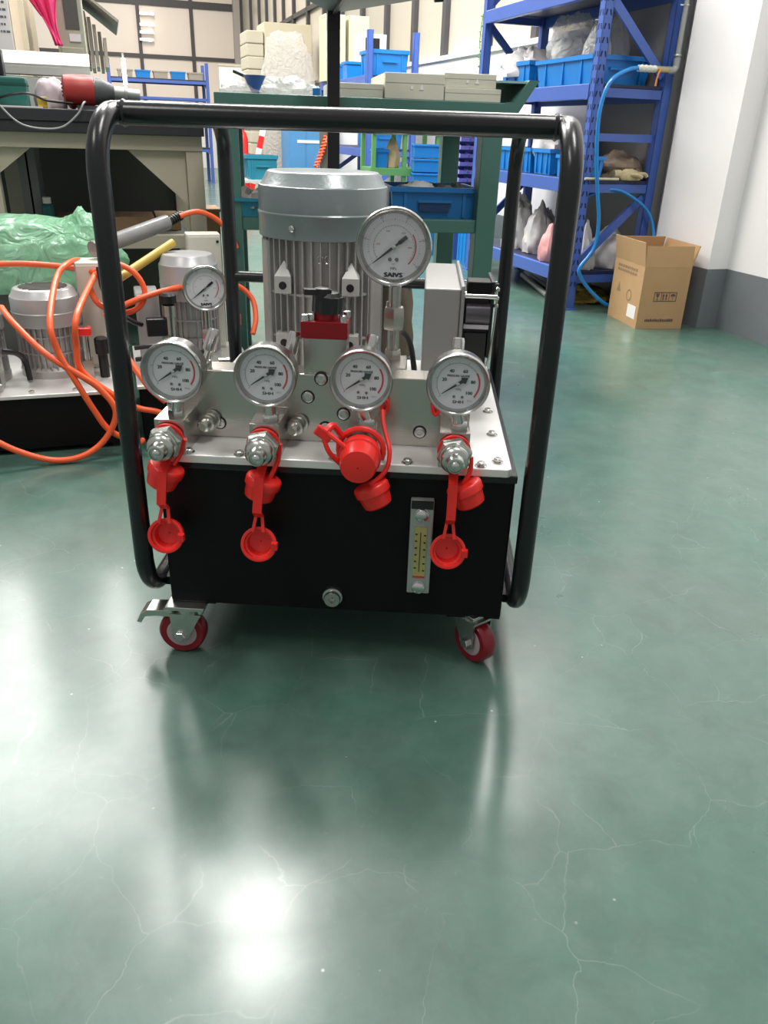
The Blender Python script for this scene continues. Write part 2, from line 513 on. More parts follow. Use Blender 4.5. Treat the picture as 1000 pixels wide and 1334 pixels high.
def motor(root, loc, r, z_body, z_cov, z_top, nf=40, cov=M_MGREY, lugs=True):
    """upright electric motor standing at loc; heights above loc"""
    x, y, z = loc
    body = MB().at(loc)
    rb_ = r*0.86
    body.lathe([(r*0.98, 0), (r*0.98, 0.018), (r*0.80, 0.03), (r*0.80, z_body*0.15), (rb_, z_body*0.2), (rb_, z_cov)], 40)
    m = body.build('motor', M_MBODY, root, smooth=True)
    fins = MB()
    for i in range(nf):
        a = 2*math.pi*(i+.5)/nf
        fins.M = Matrix.Translation(Vector(loc)) @ Matrix.Rotation(a, 4, 'Z')
        fins.box(rb_-0.004, r*0.955, -0.0012, 0.0012, z_body*0.16, z_cov+0.01)
    tag(fins.build('cooling_fins', M_MBODY, m), kind='stuff')
    hb = MB().at(loc)
    for zz in (z_body*0.42, z_body*0.72):
        hb.lathe([(rb_+.001, zz), (r*0.93, zz+.001), (r*0.93, zz+.004), (rb_+.001, zz+.005)], 40, False, False)
    hb.build('body_band', M_MBODY, m, smooth=True)
    H = z_top - z_cov
    MB().at(loc).lathe([(r*.965, z_cov), (r, z_cov+.001), (r, z_cov+H*.33), (r*1.012, z_cov+H*.35), (r*1.012, z_cov+H*.38), (r*.995, z_cov+H*.40), (r*.995, z_cov+H*.76),
                     (r*.985, z_cov+H*.785), (r*.955, z_cov+H*.80), (r*.865, z_cov+H*.975), (r*.83, z_top), (r*.5, z_top+.001), (r*.1, z_top+.001)], 56, True, True).build('fan_cover', cov, m, smooth=True)
    return m

def hexnut(mb, p, axis, r, h, bolt=True):
    old = mb.M
    mb.M = old @ MB().frame(p, axis).M
    mb.lathe([(r*.93, 0), (r, h*.12), (r, h*.85), (r*.9, h)], 6)
    mb.M = old
def sockbolt(root, name, p, axis, r, h, mat_=None):
    b = MB(); b.frame(p, axis)
    b.lathe([(r, 0), (r, h*.85), (r*.9, h), (r*.55, h), (r*.55, h*.4), (r*.02, h*.38)], 18, True, False)
    return b.build(name, mat_ or M_STEEL, root, smooth=True)

# ---------------------------------------------------------------- the hydraulic power unit in front
OM = Vector((-0.0846, 1.012, 0)); YM = R(2.14)
hpu = empty('hydraulic_power_unit', OM, -YM, 'black wheeled hydraulic power unit in tubular frame with four small gauges and red caps', 'hydraulic unit')
LX, RX = -0.266, 0.288
TR = 0.0134
def loop_path(x, y0, y1, z0, z1, rad, n=10):
    pts = []
    for cy, cz, d0 in ((y1-rad, z1-rad, 90), (y1-rad, z0+rad, 0), (y0+rad, z0+rad, -90), (y0+rad, z1-rad, 180)):
        for i in range(n+1):
            d = d0 - 90*i/n
            pts.append((x, cy + rad*math.cos(R(d)), cz + rad*math.sin(R(d))))
    return pts
for x in (LX, RX):
    MB().tube(loop_path(x, -0.02, 0.62, 0.104, 0.76, 0.07), TR, 18, True).build('side_loop', M_TUBE, hpu, smooth=True)
MB().cyl((LX+.008, 0.052, 0.760), (RX-.008, 0.052, 0.760), TR*1.03, n=24).build('top_rail', M_TUBE, hpu, smooth=True)
MB().cyl((LX, 0.62, 0.474), (RX, 0.62, 0.474), TR*.8, n=18).build('back_rail', M_TUBE, hpu, smooth=True)
for x, s in ((LX, 1), (RX, -1)):
    MB().frame((x+s*.0115, .052, .76), (s, 0, 0)).lathe([(TR*1.12, 0), (TR*1.2, .002), (TR*1.04, .005)], 20).build('weld_bead', M_TUBE, hpu, smooth=True)
# tank and plate
tank = MB().box(-.236, .266, -.008, .53, .092, .318).build('tank', M_BLACK, hpu, bevel=.003)
MB().box(-.240, .268, -.012, .534, .316, .328).build('tank_flange', M_TUBE, tank, bevel=.002)
for x, s in ((-.236, -1), (.266, 1)):
    for y in (.03, .40):
        MB().box(min(x, x+s*.03), max(x, x+s*.03), y, y+.04, .098, .112).build('mount_tab', M_BLACK, tank)
plate = MB()
def rrect(x0, x1, y0, y1, r, n=5):
    P = []
    for cx, cy, d in ((x1-r, y1-r, 0), (x0+r, y1-r, 90), (x0+r, y0+r, 180), (x1-r, y0+r, 270)):
        for i in range(n+1): 
            q = pol(r, d + 90*i/n); P.append((cx+q[0], cy+q[1]))
    return P
plate.prism(rrect(-.234, .258, -.019, .532, .008), .328, .340)
plate = plate.build('top_plate', M_PLATE, hpu, bevel=.0015)
for x, y in ((-.189, -.010), (.014, -.010), (.115, -.010), (.216, -.009), (.240, .008), (.240, .117), (.241, .225), (.241, .34), (.241, .46), (-.118, -.010), (-.216, .3), (-.216, .45)):
    b = MB().at((x, y, .340)); b.lathe([(.0085, 0), (.0085, .0012), (.0058, .0014), (.0058, .005), (.0045, .0062), (.001, .0064)], 14)
    b.build('plate_bolt', M_STEEL, plate, smooth=True)
# manifold across the plate and the four outlet bars
man = MB().box(-.236, .20, .055, .100, .340, .440).build('manifold_block', M_ALU, hpu, bevel=.0015)
for x, z in ((-.012, .434), (-.031, .407), (.020, .384), (-.006, .362), (-.16, .362), (.13, .362)):
    MB().frame((x, .0552, z), (0, -1, 0)).lathe([(.0100, -.001), (.0100, .0002), (.0085, .0003)], 20).build('bolt_recess', M_KNOB, man)
    sockbolt(man, 'socket_bolt', (x, .055, z), (0, -1, 0), .0078, .003)
GX = (-.210, -.080, .052, .177)
for i, x in enumerate(GX):
    MB().box(x-.0205, x+.0205, -.020, .0555, .340, .390).build('outlet_bar', M_ALU, hpu, bevel=.001)
# gauges
for i, (x, gx) in enumerate(zip(GX, (-.199, -.076, .050, .176))):
    g = gauge(hpu, (gx, -.020, .4565), .0415, 'small', depth=.030)
    st = MB()
    st.cyl((x+.006, -.002, .389), (gx, -.004, .416), .0085, n=14)
    hexnut(st, (x+.006, -.002, .3895), (0, 0, 1), .0115, .010)
    st.build('stem', M_STEEL, g, smooth=True)
    # bleed fitting behind each gauge
    p = ((-.180, .067, .44), (-.060, .067, .44), (.049, .067, .44), (.178, .067, .44))[i]
    d = ((.30, .25, .9), (.18, .2, .95), (.2, .2, .95), (-.02, .15, 1))[i]
    dv = Vector(d).normalized()
    bf = MB(); hexnut(bf, p, (0, 0, 1), .011, .010)
    q0 = Vector(p) + Vector((0, 0, .006))
    bf.frame(q0, dv).lathe([(.0045, 0), (.0045, .018), (.0082, .019), (.0090, .022), (.0090, .046), (.0078, .050), (.0045, .0505), (.0040, .047), (.001, .047)], 16, True, False)
    bf.build('bleed_fitting', M_STEEL, hpu, smooth=True)
# quick couplers
def coupler(root, x, z, y0, long=1.0):
    c = MB(); c.frame((x, y0, z), (0, -1, 0))
    c.lathe([(.0165, -.002), (.0165, .006), (.0150, .007), (.0150, .010)], 24)
    k = c.build('coupler', M_ZINC, root, smooth=True)
    h = MB(); h.frame((x, y0-.010, z), (0, -1, 0)); h.lathe([(.0205, 0), (.0238, .0025), (.0238, .013), (.0205, .0155)], 6, ph=.2)
    h.build('hex_collar', M_ZINC, k)
    b = MB(); b.frame((x, y0-.025, z), (0, -1, 0))
    b.lathe([(.0195, 0), (.0195, .004), (.0178, .005), (.0178, .008), (.0192, .009), (.0192, .013), (.0165, .017), (.0125, .019), (.0118, .030*long), (.0105, .033*long), (.0085, .0335*long), (.0080, .031*long)], 28, True, True)
    b.build('nose', M_ZINC, k, smooth=True)
    t = MB(); t.frame((x, y0-.025-.030*long, z), (0, -1, 0)); t.lathe([(.0055, 0), (.0055, .003), (.004, .0048), (.001, .0055)], 14)
    t.build('poppet', M_STEEL, k, smooth=True)
    return k
CX = (-.212, -.081, .052, .177); CZ = (.3635, .363, .362, .366)
for x, z in zip(CX, CZ): coupler(hpu, x, z, -.020)
# second outlets on the manifold face, right of the first two bars
for x in (-.170, -.043):
    c = MB(); c.frame((x, .055, .368), (-.25, -1, -.1))
    c.lathe([(.014, 0), (.014, .004), (.0105, .005), (.0105, .010), (.0125, .0105), (.0125, .013), (.0105, .0135), (.0105, .016), (.0125, .0165), (.0125, .020), (.0095, .021), (.0085, .030), (.006, .032)], 18)
    c.build('outlet_fitting', M_ZINC, hpu, smooth=True)
# red caps on their straps
def cup(loc, axis, r, h, name, root, closed=False, mat_=M_RED):
    c = MB(); c.frame(loc, axis)       # axis points out of the mouth
    c.lathe([(.001, -h), (r*.62, -h), (r*.80, -h*.92), (r*.90, -h*.70), (r*.94, -h*.35), (r*.94, -h*.28), (r, -h*.26), (r*1.03, -h*.02), (r*.99, 0), (r*.86, -.0005), (r*.80, -h*.20), (r*.70, -h*.22), (r*.64, -h*.80), (r*.3, -h*.84), (.001, -h*.84)], 30, False, False)
    return c.build(name, mat_, root, smooth=True)
def strap_flat(mb, p, q, w, t=.0028):
    """flat band from p to q (width along x)"""
    p = Vector(p); q = Vector(q)
    d = (q-p).normalized(); x = Vector((1, 0, 0)); x = (x - d*x.dot(d)).normalized(); nrm = d.cross(x)
    vs = []
    for c in (p, q):
        for sx, sn in ((-1, -1), (1, -1), (1, 1), (-1, 1)): vs.append(c + x*(w/2*sx) + nrm*(t/2*sn))
    mb.add(vs, [(0, 1, 2, 3)[::-1], (4, 5, 6, 7), (0, 1, 5, 4), (1, 2, 6, 5), (2, 3, 7, 6), (3, 0, 4, 7)])
def open_cap(x, z, cx, cz, cr=.0245, face=(0.05, -1, .28), y=-.046):
    c = cup((cx, y-.010, cz), face, cr, .026, 'red_cap', hpu)
    s = MB()
    s.frame((x, -.0255, z), (0, -1, 0)).lathe([(.0168, -.003), (.0228, -.003), (.0228, .003), (.0168, .003)], 28, False, False)
    s.M = Matrix.Identity(4)
    zt = cz + cr*.9
    ym = y - .004
    mid = zt + .019
    mx = x + (cx-x)*.75
    strap_flat(s, (x+.001, -.027, z-.019), (x+.0, -.060, z-.034), .0125)
    strap_flat(s, (x+.0, -.060, z-.033), (mx, -.064, mid+.012), .0125)
    strap_flat(s, (mx, -.064, mid+.013), (mx, ym, mid), .0125)
    strap_flat(s, (mx-.0040, ym, mid+.002), (cx-.0075, ym-.006, zt-.002), .0042)
    strap_flat(s, (mx+.0040, ym, mid+.002), (cx+.0075, ym-.006, zt-.002), .0042)
    s.build('strap', M_RED, c)
    tb = MB().box(cx+cr*.75, cx+cr*1.1, y-.016, y-.008, cz-.005, cz+.005); tb.build('pull_tab', M_RED, c)
    return c
open_cap(-.212, .3635, -.218, .231)
open_cap(-.081, .363, -.087, .225)
open_cap(.177, .366, .177, .229)
def plug_cap(loc, axis, r=.0235, top=None):
    c = MB(); c.frame(loc, axis)
    c.lathe([(.002, 0), (r*.66, .0005), (r*.80, .003), (r*.86, .010), (r*.90, .020), (r*1.0, .021), (r*1.02, .030), (r*.97, .033), (r*.9, .034)], 28, False, True)
    o = c.build('red_cap', M_RED, hpu, smooth=True)
    if top:
        s = MB().tube(spline(top, 6), .0034, 8, flat=1.0); s.build('strap', M_RED, o, smooth=True)
    return o
plug_cap((-.226, -.034, .297), (.35, .05, .85), .0245, [(-.206, -.030, .328), (-.196, -.022, .345), (-.188, -.026, .366)])
plug_cap((-.090, -.034, .286), (.30, .05, .9), .0245, [(-.073, -.030, .315), (-.062, -.024, .34), (-.058, -.026, .365)])
plug_cap((.079, -.036, .284), (-.38, .1, .85), .0245, [(.066, -.034, .315), (.086, -.030, .335), (.090, -.018, .36), (.080, .010, .385), (.077, .03, .40)])
plug_cap((.206, -.036, .292), (-.40, .1, .85), .0245, [(.192, -.034, .322), (.200, -.030, .340), (.200, -.028, .360)])
# closed cap on the third coupler
c3 = MB(); c3.frame((.052, -.036, .362), (0, -1, -.05))
c3.lathe([(.0265, 0), (.0265, .012), (.0285, .013), (.0285, .018), (.0262, .019), (.0245, .040), (.0225, .046), (.012, .048), (.001, .0485)], 32, True, False)
c3 = c3.build('red_cap', M_RED, hpu, smooth=True)
s = MB()
arc = [(.052 + .030*math.cos(R(d)), -.030, .364 + .030*math.sin(R(d))) for d in range(200, -40, -16)]
s.tube(arc, .0042, 8)
s.tube(spline([(.028, -.052, .350), (.012, -.058, .370), (.004, -.056, .392)], 6), .0034, 8)
s.tube(spline([(.036, -.060, .376), (.024, -.060, .386), (.008, -.056, .397)], 6), .0034, 8)
s.tube(spline([(.008, -.056, .397), (.016, -.046, .402), (.026, -.034, .384)], 6), .0046, 8)
s.build('strap', M_RED, c3, smooth=True)
tb = MB().at((.005, -.056, .394), (0, .6, .0)); tb.box(-.012, .012, -.004, .004, -.007, .007); tb.build('pull_tab', M_RED, c3, bevel=.002)
# red ring end by the third bar; the fourth's imitates a ring's reflection
for x, z in ((.0745, .402), (.155, .402)):
    MB().tube([(x + (.004 if x < .1 else -.004) + .0045*math.cos(R(d)), .048, z + .011*math.sin(R(d))) for d in range(0, 360, 30)], .003, 6, True).build('ring_or_reflection', M_RED, hpu, smooth=True)
# motor
mz = .340
mot = motor(hpu, (-.042, .335, mz), .104, .235, .254, .350, 44)
for d in (203, 337):
    m_ = MB(); m_.M = Matrix.Translation(Vector((-.042, .335, mz))) @ Matrix.Rotation(R(d), 4, 'Z'); m_.box(.06, .0995, -.019, .019, .02, .25); m_.build('side_pad', M_MBODY, mot, bevel=.003)
cv = MB().at((-.042, .335, mz))
for d in (100, 168, 250, 12):
    p = pol(.104, d); cv.M = Matrix.Translation(Vector((-.042+p[0], .335+p[1], mz+.272))); cv.M = cv.M @ MB().frame((0, 0, 0), (p[0], p[1], 0)).M
    cv.lathe([(.005, 0), (.005, .004), (.003, .006)], 10)
cv.build('cover_screw', M_STEEL, mot, smooth=True)
for sx, zz in ((-1, .515), (1, .515), (-1, .425), (1, .425)):
    px = -.042 + sx*.053
    l_ = MB().at((0, 0, 0))
    yf = .335-.096
    l_.box(px-.013, px+.013, yf, yf+.03, zz, zz+.026)
    if zz > .45:
        l_.add([(px-.013, yf, zz+.026), (px+.013, yf, zz+.026), (px+.013, yf+.03, zz+.026), (px-.013, yf+.03, zz+.026), (px, yf+.02, zz+.048)], [(0, 1, 4), (1, 2, 4), (2, 3, 4), (3, 0, 4)])
    l_.build('lug', mat('bright_cast', (.50, .50, .48), .4, .3), mot)
    MB().frame((px, yf, zz+.012), (0, -1, 0)).lathe([(.0062, -.001), (.0062, .0008), (.003, .001)], 14).build('lug_bolt', M_KNOB, mot)
nm = MB()
for k in range(2):
    nm.at((-.036 + k*.011, .335-.094, .568)); nm.tube([pol3 for pol3 in [( .0035*math.cos(R(d)), 0, .006*math.sin(R(d))) for d in range(0, 360, 40)]], .001, 6, True)
nm.build('cover_clip', M_STEEL, mot)
# big gauge with its riser
bg = gauge(hpu, (.081, .135, .604), .0535, 'big', depth=.03)
st = MB()
st.cyl((.084, .155, .44), (.084, .155, .56), .0095, n=16)
hexnut(st, (.084, .155, .486), (0, 0, 1), .0165, .032)
hexnut(st, (.084, .155, .441), (0, 0, 1), .0135, .014)
st.build('stem', M_ALU, bg, smooth=True)
for dx in (-.008, .002):
    MB().cyl((.084+dx, .152, .518), (.084+dx, .152, .526), .004, n=10).build('stem_screw', M_STEEL, bg)
MB().box(.060, .106, .100, .175, .340, .4415).build('riser_block', M_ALU, hpu, bevel=.001)
# relief valve with black knob
rv = MB().box(-.037, .023, .058, .098, .440, .4905).build('relief_valve', M_ALU, hpu, bevel=.001)
vb = MB().box(-.040, .0245, .055, .101, .4905, .5135).build('valve_cap', M_DRED, rv, bevel=.001)
MB().at((-.008, .078, .5135)).lathe([(.017, 0), (.017, .010), (.014, .011)], 24).build('valve_neck', M_DRED, rv, smooth=True)
kb = MB().at((-.006, .078, .523), (0, .06, 0))
pr_ = []
for i in range(24):
    rr_ = .0215 if i % 2 else .0200
    pr_.append(pol(rr_, i*15))
kb.prism(pr_, 0, .022); kb.lathe([(.019, .022), (.015, .027), (.004, .028)], 20)
kb.build('knob', M_KNOB, rv)
lv = MB().at((-.012, .070, .547), (0, .05, .35)); lv.box(-.026, .012, -.006, .006, 0, .008); lv.lathe([(.011, -.004), (.011, .009), (.006, .010)], 14)
lv.build('knob_lever', M_KNOB, rv, bevel=.001)
for x, y in ((-.034, .061), (-.026, .066), (.018, .061), (.020, .094)):
    MB().at((x, y, .5135)).lathe([(.0055, 0), (.0055, .008), (.004, .009)], 12).build('valve_bolt', M_STEEL, rv, smooth=True)
# grey terminal box with black plug connector on its right side
jb = MB().box(.128, .187, .285, .560, .340, .524).build('terminal_box', M_BOXG, hpu, bevel=.003)
MB().box(.187, .193, .282, .563, .345, .530).build('box_lid', M_BOXG, jb, bevel=.002)
for z in (.36, .515):
    MB().frame((.193, .295, z), (1, 0, 0)).lathe([(.005, 0), (.005, .003)], 10).build('lid_screw', M_STEEL, jb)
cn = MB().box(.1935, .236, .305, .40, .40, .517).build('plug_connector', M_KNOB, hpu, bevel=.002)
MB().box(.197, .236, .296, .340, .517, .535).build('connector_hood', M_BLACK, cn, bevel=.002)
MB().cyl((.194, .292, .513), (.246, .292, .513), .0042, n=12).build('latch_rod', M_STEEL, cn, smooth=True)
MB().cyl((.197, .302, .484), (.236, .302, .484), .017, n=24).build('roller', mat('dark_satin', (.06, .055, .065), .3), cn, smooth=True)
MB().box(.195, .236, .296, .303, .459, .466).build('pale_strip', mat('pale_strip', (.6, .56, .62), .5), cn)
MB().box(.197, .234, .298, .306, .402, .452).build('connector_face', M_KNOB, cn, bevel=.001)
MB().box(.195, .234, .296, .300, .398, .4005).build('lower_strip', M_STEEL, cn)
wx = [(.244, .296, .523), (.246, .296, .50), (.244, .296, .45), (.240, .294, .41), (.234, .290, .395)]
MB().tube(spline(wx, 6), .0016, 8).build('latch_wire', M_STEEL, cn, smooth=True)
for z in (.524, .510, .498):
    MB().at((.2455, .297, z)).lathe([(.001, -.004), (.004, -.002), (.004, .002), (.001, .004)], 10).build('latch_bead', M_STEEL, cn, smooth=True)
MB().box(.236, .242, .30, .40, .41, .535).build('connector_side', M_KNOB, cn, bevel=.001)
MB().box(.19, .236, .30, .41, .340, .40).build('connector_base', M_KNOB, cn)
# cable from the riser to the plate
MB().tube(spline([(.098, .200, .470), (.108, .205, .455), (.115, .205, .425), (.120, .205, .385), (.122, .205, .340)], 6), .0045, 10).build('power_cable', M_KNOB, hpu, smooth=True)
# oil level glass
lg = MB().box(.1225, .1555, -.022, -.007, .138, .288).build('level_gauge', M_LEVEL, hpu, bevel=.002)
MB().box(.130, .1475, -.0235, -.0215, .165, .248).build('level_window', M_SCALE, lg)
tk = MB()
for k in range(6):
    tk.box(.1312, .1342, -.0242, -.0235, .181+.011*k, .1828+.011*k)
    tk.box(.1435, .1464, -.0242, -.0235, .177+.0115*k, .1788+.0115*k)
tk.box(.1383, .1392, -.0242, -.0235, .176, .240)
tk.build('level_marks', M_INK, lg)
MB().box(.1302, .1473, -.0243, -.0235, .166, .1685).build('level_red_line', M_REDINK, lg)
for z in (.268, .150):
    b = MB(); b.frame((.139, -.022, z), (0, -1, 0)); b.lathe([(.0105, 0), (.0105, .002), (.0092, .0022), (.0092, .006), (.007, .008), (.001, .0085)], 20)
    b.build('level_bolt', M_STEEL, lg, smooth=True)
MB().box(.1235, .1545, -.0245, -.0215, .277, .2885).build('level_cap', M_KNOB, lg)
# drain plug
dp = MB(); dp.frame((.012, -.008, .118), (0, -1, 0)); dp.lathe([(.015, 0), (.015, .006), (.0125, .0065), (.0125, .013), (.0115, .0145), (.0052, .0145), (.0045, .008), (.001, .008)], 26, True, False)
dp.build('drain_plug', M_ZINC, hpu, smooth=True)
# casters
def caster(x, y, swivel, brake):
    c = MB().at((x, y, 0), (0, 0, swivel))
    wr_ = .0365
    top = .092
    # fork
    c.box(-.030, .030, -.026, .026, top-.006, top)
    k = c.build('caster', M_ZINC, hpu, bevel=.001)
    def mb(): return MB().at((x, y, 0), (0, 0, swivel))
    off = -.012
    f = mb(); f.lathe([(.021, top-.016), (.021, top-.006)], 20); 
    f.box(-.026, .022, -.020, .020, top-.020, top-.016)
    for s_ in (-1, 1):
        old = f.M
        f.M = old @ MB().frame((0, s_*.018, 0), (0, s_, 0)).M
        f.M = old @ Matrix.Translation((0, s_*.018, 0)) @ Matrix.Rotation(R(90), 4, 'X')
        f.prism([(-.026, top-.017), (off-.012, wr_-.006), (off, wr_-.013), (off+.012, wr_-.004), (.022, top-.017)], -.0012, .0012)
        f.M = old
    f.build('fork', M_ZINC, k)
    w = mb(); w.M = w.M @ Matrix.Translation((off, 0, wr_)) @ Matrix.Rotation(R(90), 4, 'X')
    w.lathe([(wr_*.62, -.0115), (wr_*.90, -.0125), (wr_*.985, -.009), (wr_, -.004), (wr_, .004), (wr_*.985, .009), (wr_*.90, .0125), (wr_*.62, .0115)], 40)
    w.build('wheel', M_WHEEL, k, smooth=True)
    w = mb(); w.M = w.M @ Matrix.Translation((off, 0, wr_)) @ Matrix.Rotation(R(90), 4, 'X')
    w.lathe([(wr_*.3, -.0120), (wr_*.58, -.0128), (wr_*.64, -.0122), (wr_*.64, .0122), (wr_*.58, .0128), (wr_*.3, .0120)], 32)
    w.build('wheel_rim', M_RIM, k, smooth=True)
    a = mb()
    for s_ in (-1, 1): hexnut(a, (off, s_*.019, wr_), (0, s_, 0), .0085, .006)
    a.build('axle_nut', M_STEEL, k)
    if brake:
        p = mb(); p.M = p.M @ Matrix.Rotation(R(90), 4, 'X')
        p.prism([(-.020, top-.012), (-.062, top-.014), (-.072, top-.020), (-.080, top-.036), (-.073, top-.038), (-.066, top-.026), (-.050, top-.024), (-.024, top-.024)][::-1], -.016, .016)
        p.build('brake_pedal', M_ZINC, k, bevel=.001)
    for dx, dy in ((-.023, -.019), (.023, -.019)):
        b = mb(); b.M = b.M @ Matrix.Translation((dx, dy, top-.012)); b.lathe([(.005, 0), (.006, .006)], 6); b.build('plate_nut', M_STEEL, k)
    return k
caster(-.212, .000, 0, True)
caster(.226, .026, R(130), False)
caster(-.205, .47, R(35), False)
caster(.230, .47, R(160), False)
for x0, x1 in ((-.236, -.17), (.185, .266)):
    MB().box(x0, x1, 0, .06, .086, .0925).build('caster_mount', M_BLACK, tank)
# ---------------------------------------------------------------- background materials
M_BLUE = mat('blue_rack_paint', (0.050, 0.110, 0.40), 0.4, 0, var=0.06, scale=8, coat=0.1)
M_BIN = mat('blue_bin_plastic', (0.010, 0.19, 0.56), 0.35, 0, var=0.08, scale=6)
M_BIN2 = mat('deep_blue_bin_plastic', (0.008, 0.13, 0.36), 0.4, 0, var=0.1, scale=6)
M_TEAL = mat('teal_bin_plastic', (0.012, 0.17, 0.25), 0.45, 0, var=0.1, scale=6)
M_GREEN = mat('green_bench_paint', (0.055, 0.145, 0.12), 0.42, 0, var=0.08, scale=6)
M_LGREEN = mat('light_green_paint', (0.11, 0.30, 0.10), 0.5)
M_BEIGE = mat('beige_bench_paint', (0.44, 0.40, 0.31), 0.5, 0, var=0.05, scale=6)
M_DARKTOP = mat('dark_bench_top', (0.022, 0.024, 0.028), 0.45, 0, bump=0.05, scale=80)
M_DARKBOARD = mat('dark_board', (0.085, 0.088, 0.078), 0.7)
M_CARD = mat('kraft_cardboard', (0.45, 0.275, 0.135), 0.75, 0, var=0.07, scale=18, bump=0.03)
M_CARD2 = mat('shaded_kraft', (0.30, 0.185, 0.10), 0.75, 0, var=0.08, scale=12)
M_CREAM = mat('cream_carton', (0.50, 0.46, 0.36), 0.6, 0, var=0.04, scale=7)
M_BOXB = mat('beige_carton', (0.58, 0.56, 0.47), 0.6, 0, var=0.04, scale=9)
M_CABIN = mat('cream_cabinet_paint', (0.60, 0.58, 0.50), 0.4)
M_SILV = mat('silver_motor_paint', (0.42, 0.42, 0.42), 0.36, 0.35, var=0.06, scale=20)
M_ORANGE = mat('orange_hose', (0.85, 0.115, 0.03), 0.38)
M_BHOSE = mat('blue_air_hose', (0.012, 0.20, 0.55), 0.28, coat=0.2)
M_GALV = mat('galvanised_pipe', (0.38, 0.39, 0.38), 0.42, 0.7, var=0.12, scale=40)
M_BRASS = mat('brass_valve', (0.42, 0.36, 0.22), 0.4, 0.6)
M_WHITEP = mat('white_paper', (0.74, 0.72, 0.72), 0.7)
M_PINK = mat('pink_cloth', (0.85, 0.06, 0.22), 0.7, 0, var=0.15, scale=10)
M_GREYSH = mat('grey_sheet', (0.22, 0.21, 0.19), 0.55, 0, var=0.2, scale=14)
M_FILMW = film('clear_bag_film', (0.62, 0.63, 0.62), 0.55)
M_FILMG = film('green_bag_film', (0.38, 0.72, 0.48), 0.78, 0.16)
M_FILMC = film('wrap_film', (0.80, 0.77, 0.74), 0.50)
M_WBAG = mat('white_sack', (0.52, 0.50, 0.51), 0.5, 0, var=0.12, scale=18, bump=0.3)
M_BROWNB = mat('brown_sack', (0.20, 0.15, 0.11), 0.7, 0, var=0.3, scale=14, bump=0.4)
M_REFLECTION = mat('lamp_reflection_glow', (1.0, 0.97, 0.90), 0.5, emit=6.0)  # glow for the imitated lamp reflections at the far wall
M_HOOD = mat('grey_hood_paint', (0.17, 0.175, 0.175), 0.5)
M_PURPLE = mat('purple_bin_plastic', (0.26, 0.23, 0.62), 0.4)

def lump(name, loc, size, seed, m, label=None, cat=None, group=None, rz=0, amp=0.18, freq=2.2, sub=20, peak=0.0, flat=0.35, parent=None, sq=1.0):
    """a slumped bag: noisy flattened dome with a bottom resting on its base"""
    vs = []; fs = []
    n1, n2 = sub, sub*2
    off = Vector((seed*3.7, seed*1.3, seed*7.1))
    for i in range(n1+1):
        t = math.pi*i/n1
        for j in range(n2):
            p = 2*math.pi*j/n2
            d = Vector((math.sin(t)*math.cos(p), math.sin(t)*math.sin(p), math.cos(t)))
            k = 1 + amp*noise.noise(d*freq+off) + amp*.55*noise.noise(d*freq*2.7+off) + amp*.3*abs(noise.noise(d*freq*6+off))
            if sq != 1.0: d = Vector([math.copysign(abs(c)**sq, c) for c in d])
            q = d*k
            if peak and q.z > 0.45:
                s = (q.z-0.45)
                q.x *= max(0.12, 1-1.3*s*peak); q.y *= max(0.12, 1-1.3*s*peak); q.z += s*peak*.5
            z = max(q.z, -flat)
            vs.append((q.x*size[0]/2, q.y*size[1]/2, (z+flat)/(1+flat)*size[2]))
    for i in range(n1):
        for j in range(n2):
            j2 = (j+1) % n2
            fs.append((i*n2+j, (i+1)*n2+j, (i+1)*n2+j2, i*n2+j2))
    o = MB().add(vs, fs).build(name, m, parent, smooth=True, loc=loc, rotz=rz)
    for p in o.data.polygons: p.use_smooth = True
    return tag(o, label, cat, group)

def bin_(name, loc, rz, w, d, h, m, label, group='blue plastic storage bins', taper=0.93, rib=True):
    """open storage bin: w along x, d along y, base at loc"""
    root = empty(name, loc, rz, label, 'bin', group)
    t = 0.006
    b = MB()
    def ring(s, z, inset=0): return [(-w/2*s+inset, -d/2*s+inset, z), (w/2*s-inset, -d/2*s+inset, z), (w/2*s-inset, d/2*s-inset, z), (-w/2*s+inset, d/2*s-inset, z)]
    vs = ring(taper, 0) + ring(1, h) + ring(1, h, t) + ring(taper, t, t)
    fs = [(3, 2, 1, 0)]
    for k in range(3):
        for i in range(4):
            j = (i+1) % 4
            fs.append((k*4+i, k*4+j, k*4+4+j, k*4+4+i))
    fs.append((12, 13, 14, 15))
    b.add(vs, fs).build('tub', m, root)
    r = MB()
    e = .007
    for (x0, x1, y0, y1) in ((-w/2-e, w/2+e, -d/2-e, -d/2+.003), (-w/2-e, w/2+e, d/2-.003, d/2+e), (-w/2-e, -w/2+.003, -d/2+.0031, d/2-.0031), (w/2-.003, w/2+e, -d/2+.0031, d/2-.0031)):
        r.box(x0, x1, y0, y1, h-h*.14, h+.002)
    r.build('rim', m, root)
    if rib:
        for sx in (-1, 1):
            for k in (-.32, 0, .32):
                MB().box(sx*w/2*.985-.004, sx*w/2*.985+.004, k*d-.005, k*d+.005, h*.05, h*.87).build('rib', m, root)
        for k in (-.34, .34):
            MB().box(k*w-.005, k*w+.005, -d/2*.985-.004, -d/2*.985+.004, h*.05, h*.87).build('rib', m, root)
        MB().box(-w*.2, w*.2, -d/2-.006, -d/2*.97, h*.52, h*.60).build('handle_lip', m, root)
    return root

